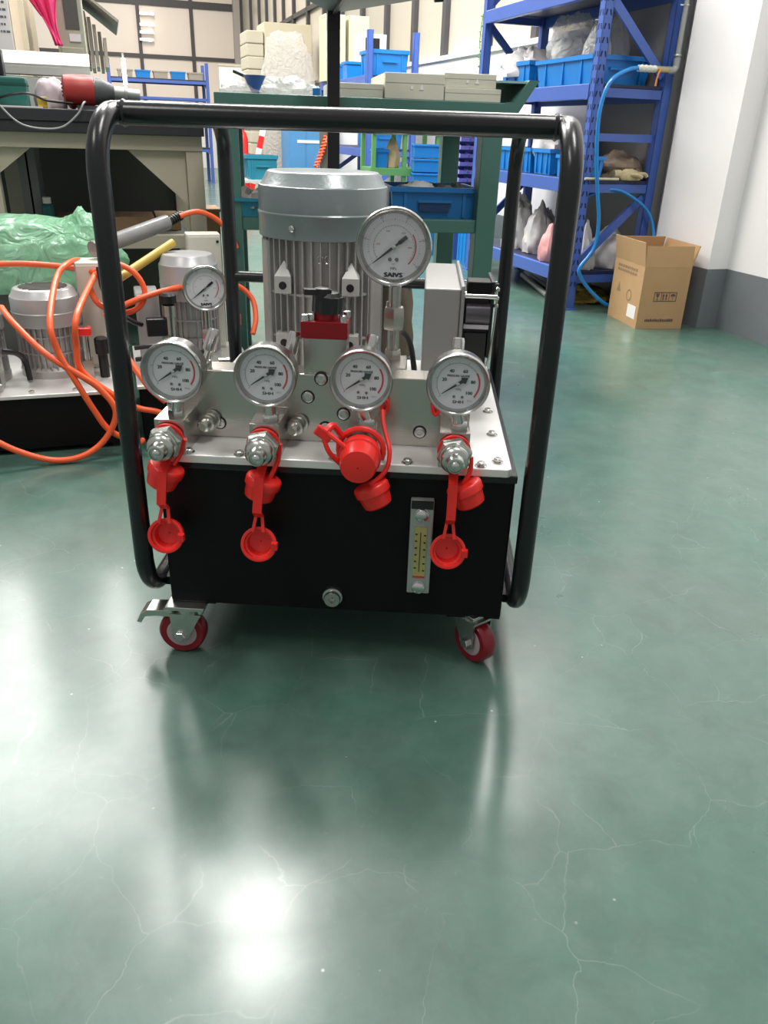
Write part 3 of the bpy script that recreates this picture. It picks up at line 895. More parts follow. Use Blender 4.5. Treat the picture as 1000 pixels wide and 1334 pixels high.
def rack(loc, rz, L, D, H, levels, label, bh=.06, slots=True, skip_top=False):
    """storage rack: D along x, L along y; post corner at loc"""
    root = empty('storage_rack', loc, rz, label, 'rack', 'blue storage racks')
    pw = .042
    for x in (0, D-pw):
        for y in (0, L-pw):
            p = MB()
            p.box(x, x+.004, y, y+pw, 0, H); p.box(x, x+pw, y, y+.004, 0, H); p.box(x+pw-.004, x+pw, y, y+pw, 0, H); p.box(x, x+pw, y+pw-.004, y+pw, 0, H)
            p.box(x-.012, x+pw+.012, y-.012, y+pw+.012, 0, .006)
            post = p.build('post', M_BLUE, root)
            if slots and y == 0 and x == 0:
                s = MB()
                z = .12
                while z < H-.05:
                    for dx, tl in ((.011, .25), (.031, -.25)):
                        s.at((x+dx, y-.0005, z), (0, tl, 0)); s.box(-.0035, .0035, 0, .001, -.011, .011)
                    for dy, tl in ((.011, -.25), (.031, .25)):
                        s.at((x-.0005, y+dy, z), (tl, 0, 0)); s.box(0, .001, -.0035, .0035, -.011, .011)
                    z += .05
                tag(s.build('slot_holes', mat('slot_shadow', (.006, .014, .06), .8), post), kind='stuff')
    for z in levels:
        for x in (-.004, D-.026):
            MB().box(x, x+.03, pw, L-pw, z-bh, z).build('beam', M_BLUE, root, bevel=.002)
        MB().box(.02, D-.02, .01, L-.01, z-.012, z+.001).build('shelf_board', mat('dark_blue_shelf', (.012, .02, .06), .5), root)
        for y in (0, L-.03):
            MB().box(pw, D-pw, y+.004, y+.026, z-.05, z-.014).build('end_bar', M_BLUE, root)
    for i in range(len(levels)-1):
        z0, z1 = levels[i]+.04, levels[i+1]-.07
        for y in (.018, L-.022):
            if i % 3 == 1:
                MB().box(pw, D-pw, y-.003, y+.012, (z0+z1)/2-.016, (z0+z1)/2+.016).build('end_bar', M_BLUE, root); continue
            a_, c_ = ((pw, z0), (D-pw, z1)) if i % 3 == 0 else ((D-pw, z0), (pw, z1))
            m_ = MB(); dx, dz = c_[0]-a_[0], c_[1]-a_[1]; L_ = math.hypot(dx, dz)
            m_.at((a_[0], y, a_[1]), (0, -math.atan2(dz, dx), 0)); m_.box(0, L_, -.003, .012, -.018, .018)
            m_.build('brace', M_BLUE, root)
    return root

# ---------------------------------------------------------------- big rack at the right wall and what it holds
rk = rack(W(-.02, -.01), RYAW, 1.24, .385, 2.0, (.175, .575, .960, 1.345, 1.75), 'tall blue slotted storage rack beside the white pilaster, holding bins and bags')
MB().box(.378, .384, .045, .60, .0, 1.33).build('darkening_sheet', mat('grey_darkening', (.27, .27, .275), .6), rk)  # added sheet that darkens the wall seen behind the rack, no rack part
G1 = 'blue plastic storage bins'
bin_('storage_bin', W(.17, .36, .962), RYAW, .30, .52, .115, M_BIN, 'long blue bin holding tall clear bags on the big rack near its slotted post')
bin_('storage_bin', W(.15, .86, .962), RYAW, .26, .32, .125, M_BIN, 'deep blue bin with loose bags on the big rack behind the beige cartons')
lump('plastic_bag', W(.17, .52, 1.035), (.26, .2, .24), 3, M_FILMW, 'crumpled shiny clear bag bulging from the bin left of the slotted post', 'bag', 'bags on the big rack', amp=.25)
lump('plastic_bag', W(.11, .23, 1.00), (.13, .16, .20), 5, M_FILMW, 'clear bag of small white parts just right of the slotted post', 'bag', 'bags on the big rack', peak=.5, amp=.2)
lump('plastic_bag', W(.235, .28, 1.00), (.12, .18, .25), 8, M_FILMW, 'tall grey clear bag behind the diagonal brace at top right', 'bag', 'bags on the big rack', peak=.4, amp=.2)
lump('plastic_bag', W(.12, .90, 1.02), (.26, .24, .14), 9, M_WBAG, 'loose grey bag lying over the bin left of the slanted bar', 'bag', 'bags on the big rack', amp=.3)
for k, (b, a, w, d) in enumerate(((.14, .47, .24, .17), (.14, .68, .24, .17), (.14, .90, .24, .20))):
    bin_('storage_bin', W(b, a, .577), RYAW, w, d, .115, M_BIN, ('blue bin on the middle shelf of the big rack, nearest its slotted post', 'middle one of the three blue bins on the big rack middle shelf', 'blue bin on the middle shelf of the big rack, farthest from the slotted post')[k])
bin_('storage_bin', W(.055, .16, .577), RYAW, .10, .25, .095, M_BIN, 'narrow blue bin just right of the slotted post below the hanging hose')
lump('plastic_bag', W(.15, .58, .655), (.22, .34, .16), 12, M_WBAG, 'white bag piled over the blue bins on the middle shelf', 'bag', 'bags on the big rack', amp=.25)
lump('sack', W(.235, .13, .577), (.23, .22, .11), 14, M_BROWNB, 'brown crumpled sack on the middle shelf beside the hanging blue hose', 'bag', amp=.25)
# work glove on the shelf edge
gl = empty('work_glove', W(.235, .015, .592), RYAW, 'yellowish knitted work glove lying on the rack edge below the brown sack', 'glove')
Mgl = mat('glove_knit', (.46, .38, .22), .85, 0, var=.2, scale=60, bump=.3)
lump('palm', (0, 0, -.014), (.11, .07, .05), 21, Mgl, parent=gl, amp=.1)
for k in range(4):
    MB().tube(spline([(.035, -.018+.014*k, .010), (.065, -.022+.015*k, .014), (.088-.006*abs(k-1.5), -.026+.017*k, .002)], 4), .0085, 8).build('finger', Mgl, gl, smooth=True)
MB().tube(spline([(-.01, -.028, .010), (.012, -.046, .010), (.035, -.052, .000)], 4), .009, 8).build('thumb', Mgl, gl, smooth=True)
MB().tube([(-.05, 0, .010), (-.082, .004, .010)], .02, 10).build('cuff', Mgl, gl, smooth=True)
tag(MB().cyl(W(-.015, -.020, .5835), W(.16, -.018, .5835), .0055, n=10).build('wooden_stick', mat('pale_wood', (.55, .48, .36), .6)), 'pale wooden stick poking out of the rack by the glove', 'stick')
lump('plastic_bag', W(.14, .62, .177), (.18, .18, .22), 31, M_WBAG, 'standing grey-white plastic sack on the lowest rack shelf, seen through the frame', 'bag', 'bags on the big rack', peak=.45, amp=.25)
lump('plastic_bag', W(.06, .34, .177), (.13, .16, .17), 33, mat('pink_white_bag', (.62, .30, .30), .5, 0, var=.4, scale=9, bump=.2), 'pinkish bag at the front edge of the lowest rack shelf', 'bag', 'bags on the big rack', peak=.35)
lump('plastic_bag', W(.11, .82, .177), (.18, .16, .26), 35, M_WBAG, 'grey sack farthest along the lowest shelf of the big rack', 'bag', 'bags on the big rack', peak=.25, amp=.25)
lump('plastic_bag', W(.245, .12, .177), (.19, .18, .17), 37, M_WBAG, 'wide pale sack on the lowest rack shelf beside the cardboard box', 'bag', 'bags on the big rack', peak=.3)
lump('plastic_bag', W(.085, .07, .177), (.10, .10, .19), 39, M_WBAG, 'small tied white bag behind the hose at the foot of the post', 'bag', 'bags on the big rack', peak=.7, amp=.25)
lump('dark_bundle', W(.19, .42, .577-.40), (.16, .14, .2), 41, M_KNOB, 'dark bundle between the sacks on the lowest rack shelf', 'bundle', amp=.25)
for k, (b0, a0, b1, a1, z, r_) in enumerate(((.19, .87, .03, .27, .016, .015), (.24, .86, .10, .28, .014, .013))):
    m_ = MB(); p, q = W(b0, a0, z), W(b1, a1, z)
    m_.cyl(p, q, r_, n=16); dv = (p-q).normalized()
    o = m_.build('metal_pipe', M_GALV, smooth=True)
    MB().cyl(q - dv*.0005, q - dv*.0012, r_*.75, n=14).build('bore', M_KNOB, o)
    tag(o, ('front grey metal pipe lying on the floor under the big rack', 'rear grey metal pipe on the floor under the big rack')[k], 'pipe', 'pipes under the rack')
lump('yellow_cloth', W(.22, .22, 0), (.22, .26, .07), 44, mat('yellow_cloth', (.35, .24, .05), .8, 0, var=.3, scale=20), 'yellow cloth heap on the floor under the big rack', 'cloth', amp=.3)

# ---------------------------------------------------------------- air line on the pilaster
ap = empty('air_pipe', W(.345, -.045, 1.02), RYAW, 'galvanised air pipe with taped joints and orange-handled valve beside the white pilaster', 'pipe')
MB().cyl((0, 0, .03), (0, 0, 2.2), .0115, n=14).build('riser', M_GALV, ap, smooth=True)
MB().tube(spline([(0, 0, .05), (0, 0, .015), (-.012, 0, .003), (-.04, 0, .003)], 6), .015, 12).build('elbow', M_GALV, ap, smooth=True)
MB().frame((0, 0, .055), (0, 0, 1)).lathe([(.016, 0), (.018, .004), (.016, .008)], 14).build('collar', M_GALV, ap, smooth=True)
MB().cyl((-.035, 0, .003), (-.10, 0, .003), .0135, n=12).build('valve_body', M_BRASS, ap, smooth=True)
t_ = MB()
prof = [(.012 + .003*((i*7) % 3)/2, i*.007) for i in range(14)]
t_.frame((-.095, 0, .003), (-1, 0, 0)).lathe(prof, 14)
t_.build('thread_tape', mat('white_tape', (.62, .62, .56), .8, bump=.4, scale=120), ap, smooth=True)
MB().tube(spline([(-.085, -.016, .0), (-.095, -.020, -.015), (-.100, -.020, -.035), (-.102, -.020, -.062)], 5), .007, 8, flat=.5).build('valve_handle', mat('orange_handle', (.75, .25, .07), .45), ap, smooth=True)
for z in (.24, .9): 
    MB().frame((0, 0, z), (0, 0, 1)).lathe([(.0135, 0), (.0135, .006)], 14).build('pipe_clip', M_STEEL, ap)
    MB().box(-.03, 0, -.002, .002, z, z+.005).build('clip_arm', M_STEEL, ap)
hp = [(.155, -.045, 1.023), (.10, -.055, 1.012), (.022, -.06, .965), (-.010, -.06, .853), (.003, -.06, .688), (.034, -.06, .532), (.062, -.06, .402), (.056, -.06, .29), (-.005, -.062, .205), (.005, -.062, .165), (.05, -.07, .11), (.13, -.09, .045), (.214, -.09, .012)]
tag(MB().tube(spline([W(*p) for p in hp], 8), .0088, 12).build('air_hose', M_BHOSE, smooth=True), 'blue air hose hanging from the taped valve down in front of the big rack', 'hose')
hp = [(.03, .035, .50), (.09, .02, .528), (.16, -.01, .538), (.238, -.02, .511), (.32, -.04, .455), (.355, -.06, .385), (.355, -.09, .30), (.34, -.11, .24)]
tag(MB().tube(spline([W(*p) for p in hp], 8), .0075, 12).build('air_hose', M_BHOSE, smooth=True), 'short blue hose arching towards the pilaster below the brown sack', 'hose')
dw = MB().box(.395, .470, .07, .17, 0, 2.6).build('trim_2', mat('grey_duct', (.30, .305, .30), .5, .2, var=.1, scale=6), None, loc=W(0, 0), rotz=RYAW, bevel=.006)
tag(dw, kind='structure')

# ---------------------------------------------------------------- cardboard box by the pilaster
cb = empty('cardboard_box', W(.215, -.300, 0), RYAW + R(-9), 'open brown cardboard box with raised flaps standing by the white pilaster', 'box')
wx_, wy_, hz_ = .215, .30, .262
t = .004
MB().box(-wx_/2, wx_/2, -wy_/2, wy_/2, 0, t).build('bottom', M_CARD, cb)
MB().box(-wx_/2, wx_/2, -wy_/2, -wy_/2+t, t, hz_).build('side_panel', M_CARD, cb)
MB().box(-wx_/2, wx_/2, wy_/2-t, wy_/2, t, hz_).build('side_panel', M_CARD, cb)
MB().box(-wx_/2, -wx_/2+t, -wy_/2+t, wy_/2-t, t, hz_).build('side_panel', M_CARD, cb)
MB().box(wx_/2-t, wx_/2, -wy_/2+t, wy_/2-t, t, hz_).build('side_panel', M_CARD, cb)
MB().at((0, -wy_/2+.002, hz_), (R(-6), 0, 0)).box(-wx_/2, wx_/2, -t/2, t/2, 0, .085).build('flap', M_CARD, cb)
MB().at((0, wy_/2-.002, hz_), (R(10), 0, 0)).box(-wx_/2, wx_/2, -t/2, t/2, 0, .095).build('flap', M_CARD, cb)
MB().at((-wx_/2+.002, 0, hz_), (0, R(-10), 0)).box(-t/2, t/2, -wy_/2, wy_/2, 0, .100).build('flap', M_CARD, cb)
MB().at((wx_/2-.002, 0, hz_), (0, R(14), 0)).box(-t/2, t/2, -wy_/2, wy_/2, 0, .090).build('flap', M_CARD, cb)
M_BINK = mat('brown_box_ink', (.12, .075, .055), .8)
pk = MB(); pk.M = Matrix.Translation((0, -wy_/2-.0006, 0)) @ Matrix.Rotation(R(90), 4, 'X')
x0, x1, z0, z1 = -.045, .060, .118, .158
for a_ in ((x0, x1, z0, z0+.003), (x0, x1, z1-.003, z1), (x0, x0+.003, z0, z1), (x1-.003, x1, z0, z1), (-.012, -.010, z0, z1), (.024, .026, z0, z1)):
    pk.box(a_[0], a_[1], a_[2], a_[3], -.0004, .0004)
pk.prism([(-.037, .152), (-.020, .152), (-.024, .138), (-.027, .136), (-.027, .127), (-.022, .124), (-.035, .124), (-.030, .127), (-.030, .136), (-.033, .138)][::-1], -.0004, .0004)
for dx in (-.004, .010):
    pk.prism([(dx, .124), (dx+.005, .124), (dx+.005, .142), (dx+.009, .142), (dx+.0025, .152), (dx-.004, .142), (dx, .142)], -.0004, .0004)
pk.prism([(.030, .140), (.055, .140), (.051, .148), (.043, .152), (.034, .148)], -.0004, .0004)
pk.box(.0418, .0432, .124, .140, -.0004, .0004)
pk.build('care_marks', M_BINK, cb)
tx = MB(); tx.M = Matrix.Translation((0, -wy_/2-.0008, 0)) @ Matrix.Rotation(R(90), 4, 'X')
xx = -.07
random.seed(3)
while xx < .055:
    w_ = random.uniform(.004, .009); tx.box(xx, xx+w_, .031, .031+random.choice((.010, .012)), -.0003, .0003); xx += w_+.002
tx.build('print_line', M_BINK, cb)
sp = MB(); sp.M = Matrix.Translation((-wx_/2-.0006, 0, 0)) @ Matrix.Rotation(R(-90), 4, 'Z') @ Matrix.Rotation(R(90), 4, 'X')
for zz in (.232, .214):
    xx = -.11
    while xx < .09:
        w_ = random.uniform(.010, .022); sp.box(xx, xx+w_, zz, zz+.011, -.0003, .0003); xx += w_+.006
M_FINK = mat('faint_box_ink', (.26, .165, .09), .8)
tag(sp.build('side_print', M_FINK, cb), kind='stuff')
s2 = MB(); s2.M = sp.M; s2.prism([(-.09, .125), (-.07, .165), (-.055, .125)][::-1], -.0003, .0003); s2.build('triangle_mark', M_FINK, cb)
s2 = MB(); s2.M = sp.M @ Matrix.Translation((.04, .125, 0)); arc_strip(s2, .020, .025, 0, 360, .0003); s2.build('ring_mark', M_FINK, cb)
MB().box(-wx_/2-.001, -wx_/2, -.125, -.045, .035, .09).build('sticker', M_WHITEP, cb)

# ---------------------------------------------------------------- green workbench in the middle
GY = R(8.7)
g1 = Vector((-math.sin(GY), math.cos(GY), 0)); g2 = Vector((math.cos(GY), math.sin(GY), 0))
def G(g, d, z=0): return g1*d + g2*g + Vector((0, 0, z))
gb = empty('green_workbench', G(.28, 2.5), GY, 'green steel workbench with lower shelf standing behind the machine', 'workbench')
for x0, y0 in ((-.415, 0), (.360, 0), (-.415, .50), (.345, .50)):
    MB().box(x0, x0+.062, y0, y0+.062, 0, .752).build('leg', M_GREEN, gb, bevel=.003)
MB().box(-.415, .422, .0, .02, .752, .833).build('apron', M_GREEN, gb, bevel=.002)
MB().box(-.415, .422, .021, .58, .80, .832).build('bench_top', M_GREEN, gb)
MB().box(-.353, .360, .008, .05, .470, .508).build('shelf_rail', M_GREEN, gb, bevel=.002)
MB().box(-.353, .360, .0505, .56, .492, .506).build('lower_shelf', M_GREEN, gb)
m_ = MB().at((.425, 0, .752)); m_.M = m_.M @ Matrix.Rotation(R(90), 4, 'X')
m_.prism([(-.004, .0), (-.004, .083), (.020, .083), (.062, .142), (.092, .142), (.030, .045), (.012, .0)][::-1], -.58, 0); m_.build('tray_wing', M_GREEN, gb)
MB().at((.49, .30, .885), (0, 0, 0)).box(-.09, .005, -.29, .26, 0, .006).build('wing_ledge', mat('pale_teal_sheet', (.25, .42, .42), .35), gb)
lp = empty('bench_hood', G(.195, 2.468), GY, 'dark square post carrying a grey flat hood over the green workbench', 'hood')
MB().box(-.017, .017, -.017, .012, 0, 1.02).build('post', M_KNOB, lp, bevel=.002)
MB().box(-.017, .017, -.019, .014, .99, 1.05).build('post_clamp', M_KNOB, lp)
hs_ = [(.0, .03), (-.165, -.42), (-.06, -.52), (.20, -.52), (.215, -.36)]
m_ = MB().at((0, 0, 1.032)); m_.prism(hs_[::-1], 0, .012); m_.build('hood_sheet', M_HOOD, lp)
MB().at((.0, .02, 1.022), (0, 0, R(-90))).box(0, .50, -.004, .004, 0, .010).build('hood_seam', M_KNOB, lp)
MB().cyl((.205, -.36, 1.030), (.225, -.36, 1.032), .010, n=12).build('hood_knob', M_KNOB, lp)
# flat beige cartons along the bench top
for k, (x0, x1, d0, d1, z0, z1, lb) in enumerate((
    (.190, .345, 2.535, 2.80, .8335, .870, 'low beige carton on the green bench, right of the dark post'),
    (.3475, .520, 2.52, 2.86, .8335, .900, 'tallest beige carton standing in the middle of the green bench'),
    (.5225, .690, 2.52, 2.80, .8335, .868, 'lower one of the two stacked beige cartons at the bench right end'),
    (.5205, .676, 2.53, 2.80, .8685, .906, 'upper one of the two stacked beige cartons at the bench right end'))):
    o = empty('flat_carton', G((x0+x1)/2, d0, z0), GY, lb, 'carton', 'beige cartons on the green bench')
    w_ = (x1-x0)/2
    MB().box(-w_, w_, 0, d1-d0, 0, z1-z0).build('body', M_BOXB, o, bevel=.0015)
    MB().box(-w_-.0005, w_+.0005, -.0008, .0, (z1-z0)*.62, (z1-z0)*.64).build('lid_edge', M_BEIGE, o)
    if k in (1, 3):
        pm = MB(); pm.M = Matrix.Translation((0, -.001, (z1-z0)*.45)) @ Matrix.Rotation(R(90), 4, 'X')
        pm.box(-.012, -.005, -.004, .004, -.0005, .0005); pm.prism([(.014, -.005), (.026, -.005), (.020, .010)], -.0005, .0005)
        pm.build('carton_mark', M_WHITEP, o)
bj = bin_('storage_bin', G(.517, 2.67, .508), GY, .272, .24, .088, M_BIN2, 'dark blue bin full of scraps on the lower shelf of the green bench', taper=.96)
MB().box(-.05, .045, -.1235, -.119, .02, .052).build('label_holder', mat('dark_blue_label', (.004, .03, .10), .5), bj)
random.seed(11)
for k in range(9):
    lump('rag', G(.43+.022*k, 2.62+random.uniform(-.03, .08), .555), (.07, .06, .045), 60+k, mat('rag_%d' % (k % 3), ((.25, .24, .2), (.05, .08, .07), (.16, .09, .06))[k % 3], .8), ('grey', 'dark green', 'brown')[k % 3] + ' scrap piece heaped in the dark blue bin on the bench shelf', 'scrap', ('grey', 'dark green', 'brown')[k % 3] + ' scraps in the dark blue bin', amp=.5, sub=7)
tag(lump('paper_scrap', G(.475, 2.60, .580), (.10, .06, .03), 75, M_WHITEP, amp=.5, sub=8), 'pale paper scrap on top of the dark blue bin', 'paper')
# things left on the bench top
fn = empty('blue_funnel', G(-.022, 2.62, .8325), GY, 'small blue funnel standing on the green bench left end', 'funnel')
MB().lathe([(.012, 0), (.012, .010), (.032, .048), (.034, .05), (.030, .05), (.010, .012)], 18, True, False).build('cone', M_BLUE, fn, smooth=True)
MB().tube([(-.02, 0, .045), (-.06, .01, .060)], .005, 8).build('handle', M_KNOB, fn)
lump('plastic_bag', G(-.06, 2.66, .832), (.13, .14, .035), 81, M_FILMW, 'flat clear bag at the left end of the green bench', 'bag', amp=.2)
lump('plastic_bag', G(.075, 2.72, .832), (.16, .14, .055), 83, M_FILMW, 'clear bag on the green bench left of the dark post', 'bag', amp=.3)
tag(MB().at((0, 0, 0)).lathe([(.006, 0), (.012, .002), (.012, .022), (.005, .028)], 10).build('blue_stopper', M_BIN, None, True, loc=G(.155, 2.58, .8325)), 'small blue stopper beside the dark post on the green bench', 'stopper')
# ---------------------------------------------------------------- beige workbench on the left
wbn = empty('beige_workbench', W(-2.30, -.6), RYAW, 'beige steel workbench with thick dark top and corner gussets at left', 'workbench')
x0b, x1b = -.62, .548
for x in (x1b-.052, x0b+.50, ):
    pass
for xx in (x1b-.052, -.107):
    for yy in (0, .62):
        MB().box(xx, xx+.052, yy, yy+.052, 0, .675).build('leg', M_BEIGE, wbn, bevel=.002)
MB().box(x0b, x1b, -.004, .03, .673, .716).build('apron', M_BEIGE, wbn, bevel=.002)
MB().box(x0b, x1b+.006, -.03, .70, .716, .746).build('top_frame', M_DARKTOP, wbn, bevel=.002)
MB().box(x0b, x1b+.008, -.035, .70, .746, .779).build('bench_top', M_DARKTOP, wbn, bevel=.003)
MB().box(-.055, x1b-.053, .004, .036, .380, .422).build('stretcher', M_BEIGE, wbn, bevel=.002)
MB().box(-.055, x1b-.053, .037, .62, .405, .420).build('lower_shelf', M_DARKBOARD, wbn)
for pts in (((.320, .674), (x1b-.053, .674), (x1b-.053, .512)), ((-.108, .56), (-.108, .674), (.045, .674))):
    m_ = MB(); m_.M = Matrix.Rotation(R(90), 4, 'X'); m_.prism(list(pts)[::-1] if pts[0][0] > 0 else list(pts)[::-1], -.022, -.014); m_.build('gusset', M_BEIGE, wbn)
MB().box(-.62, .50, .640, .652, .0, .715).build('back_board', M_DARKBOARD, wbn)
for k, (b, w_, h) in enumerate(((-1.99, .16, .042), (-2.15, .15, .040), (-1.865, .08, .045))):
    o = MB().box(-w_/2, w_/2, 0, .2, 0, h).build('brown_carton', M_CARD2, None, loc=W(b, -.45, .4205), rotz=RYAW, bevel=.002)
    tag(o, ('brown carton in the middle under the beige bench, on its shelf', 'brown carton at the left under the beige bench, on its shelf', 'brown carton at the right leg under the beige bench')[k], 'carton', 'cartons under the beige bench')
for k, (b, h) in enumerate(((-2.275, .27), (-2.305, .27))):
    tag(MB().box(-.012, .012, 0, .2, 0, h).build('file_board', M_HOOD, None, loc=W(b+.0, -.40, .4205), rotz=RYAW), ('inner upright grey board beside the left gusset under the bench', 'outer upright grey board beside the left gusset under the bench')[k], 'board', 'upright boards under the bench')
o = empty('spray_can', W(-2.245, -.42, .4205), RYAW, 'teal can with white cap under the beige bench', 'can')
MB().lathe([(.017, 0), (.018, .004), (.018, .075), (.012, .082)], 16).build('can_body', mat('teal_can', (.01, .12, .12), .4), o, smooth=True)
MB().at((0, 0, .082)).lathe([(.013, 0), (.013, .018), (.010, .020)], 14).build('cap', M_WHITEP, o, smooth=True)
# red heat gun lying on the bench
hg = empty('heat_gun', W(-2.09, -.56, .779), RYAW, 'red and grey heat gun lying on the dark bench top', 'heat gun')
M_HG = mat('red_tool_plastic', (.36, .03, .025), .45); M_HGG = mat('grey_tool_plastic', (.07, .075, .08), .5)
MB().frame((-.055, 0, .052), (1, 0, 0)).lathe([(.030, 0), (.040, .006), (.042, .03), (.041, .085), (.037, .09)], 20).build('motor_housing', M_HG, hg, smooth=True)
MB().frame((.035, 0, .052), (1, 0, -.06)).lathe([(.038, 0), (.037, .02), (.030, .035), (.024, .05), (.024, .056)], 20).build('grip_collar', M_HGG, hg, smooth=True)
MB().frame((.090, 0, .049), (1, 0, -.06)).lathe([(.019, 0), (.019, .03), (.022, .031), (.022, .038), (.016, .039), (.016, .075), (.012, .075), (.012, .05)], 18).build('nozzle', M_GALV, hg, smooth=True)
MB().tube(spline([(-.02, .01, .03), (-.03, .05, .018), (-.035, .10, .016)], 5), .015, 12).build('handle', M_HG, hg, smooth=True)
MB().box(-.02, .10, -.02, .02, 0.0, .012).build('rest_foot', M_HGG, hg)
for k in range(4): MB().box(-.058, -.054, -.018, .018, .034+.010*k, .039+.010*k).build('vent', M_KNOB, hg)
tb_ = empty('teal_case', W(-2.30, -.53, .779), RYAW, 'teal plastic box at the left edge of the dark bench top', 'case')
MB().box(-.07, .055, -.05, .05, 0, .080).build('case_body', mat('teal_plastic', (.012, .115, .095), .5), tb_, bevel=.006)
MB().box(-.072, .057, -.052, .052, .058, .064).build('case_seam', mat('teal_seam', (.006, .06, .05), .6), tb_)
MB().box(-.05, .0, -.03, .03, .0805, .15).build('case_lid', M_KNOB, tb_, bevel=.004)
lump('cloth_roll', W(-2.185, -.50, .779), (.10, .07, .085), 91, mat('lilac_cloth', (.62, .52, .56), .8, 0, var=.2, scale=12), 'lilac-white cloth roll between teal box and heat gun', 'cloth', amp=.15)
tag(MB().box(-.013, .013, -.01, .012, 0, .030).build('yellow_tin', mat('yellow_tin', (.5, .36, .03), .5), None, loc=W(-2.205, -.585, .779), rotz=RYAW, bevel=.002), 'small yellow tin in front of the cloth roll on the bench', 'tin')
tag(MB().box(-.06, .05, -.03, .02, 0, .004).build('paper_slip', M_WHITEP, None, loc=W(-2.255, -.60, .779), rotz=RYAW), 'white paper slip on the front edge of the dark bench', 'paper')
cpts = [(-2.33, -.655, .80), (-2.28, -.66, .745), (-2.23, -.66, .727), (-2.16, -.66, .730), (-2.11, -.66, .765), (-2.09, -.65, .795), (-2.085, -.60, .80)]
tag(MB().tube(spline([W(*p) for p in cpts], 8), .0028, 8).build('power_cord', mat('grey_cord', (.3, .3, .3), .5), smooth=True), 'thin grey cord drooping over the front of the dark bench top', 'cord')
cpts = [(-2.33, -.59, .80), (-2.28, -.61, .812), (-2.235, -.61, .815), (-2.19, -.60, .80), (-2.12, -.60, .795)]
tag(MB().tube(spline([W(*p) for p in cpts], 8), .0035, 8).build('power_cord', M_KNOB, smooth=True), 'black cord arching across the teal box on the bench', 'cord')
cpts = [(-1.94, -.40, .781), (-1.87, -.38, .79), (-1.83, -.37, .805), (-1.81, -.37, .80), (-1.80, -.36, .783)]
tag(MB().tube(spline([W(*p) for p in cpts], 8), .0035, 8).build('power_cord', M_KNOB, smooth=True), 'black looped cord at the right end of the dark bench', 'cord')
cpts = [(-1.92, -.44, .782), (-1.84, -.35, .79), (-1.77, -.28, .815), (-1.70, -.2, .812), (-1.66, 0, .80)]
tag(MB().tube(spline([W(*p) for p in cpts], 8), .003, 8).build('power_cord', M_KNOB, smooth=True), 'black cord stretching from the bench end towards the green bench', 'cord')
# pale tray further back on the bench
tr = empty('parts_tray', W(-2.20, -.25, .779), RYAW, 'pale grey open tray with sloping lid behind the heat gun', 'tray')
Mtr = mat('pale_tray', (.46, .48, .44), .5)
MB().box(-.16, .13, 0, .24, 0, .095).build('tray_body', Mtr, tr, bevel=.004)
MB().box(-.165, .135, -.006, .0, .10, .125).build('tray_front', Mtr, tr, bevel=.002)
MB().at((-.0, .0, .10), (R(12), 0, 0)).box(-.165, .135, .0, .24, .026, .032).build('tray_lid', Mtr, tr)
MB().box(-.13, .10, -.003, .003, .098, .104).build('tray_slot', M_DARKBOARD, tr)
lump('paper_bundle', W(-2.07, -.36, .779), (.13, .10, .085), 95, M_WHITEP, 'crumpled white paper behind the heat gun', 'paper', amp=.3, sub=10)
# partition behind the left bench, with sheets and a pink cloth
pt = empty('partition_board', W(-2.40, .14, 0), RYAW, 'beige partition of boards behind the left bench', 'partition')
MB().box(-.02, .0, 0, 2.4, 0, 2.3).build('board', mat('warm_board', (.50, .40, .30), .6, 0, var=.1, scale=5), pt)
for y in (.0, .8, 1.6, 2.4): MB().box(.0, .025, y-.02, y+.02, 0, 2.3).build('batten', M_CREAM, pt)
nb = empty('notice_board', W(-2.31, .10, .0), RYAW, 'tall white notice sheet on a stand at the far left edge', 'notice')
MB().box(-.30, -.005, 0, .012, .80, 2.2).build('sheet', M_WHITEP, nb)
MB().box(-.30, -.27, .013, .03, 0, 2.2).build('stand', M_BEIGE, nb)
tx = MB(); tx.M = Matrix.Translation((0, -.001, 0)) @ Matrix.Rotation(R(90), 4, 'X')
random.seed(5)
for k in range(8):
    zz = 1.02 + k*.022
    xx = -.12
    while xx < -.02:
        w_ = random.uniform(.004, .012); tx.box(xx, xx+w_, zz, zz+.007, -.0005, .0005); xx += w_+.003
tx.build('notice_print', M_INK2, nb)
lk = empty('tool_locker', W(-2.12, .30, 0), RYAW, 'pale green narrow tool locker with small window behind the left bench', 'locker')
MB().box(-.055, .045, 0, .4, 0, 1.9).build('carcass', mat('pale_green_locker', (.42, .42, .33), .5), lk, bevel=.003)
MB().box(-.02, .03, -.004, .0, 1.06, 1.16).build('locker_window', M_DARKBOARD, lk)
MB().box(-.045, .035, -.006, .0, .10, 1.0).build('locker_door', mat('pale_green_locker', (.42, .42, .33), .5), lk, bevel=.002)
MB().box(-.01, .03, -.006, .0, 1.02, 1.045).build('locker_label', M_WHITEP, lk)
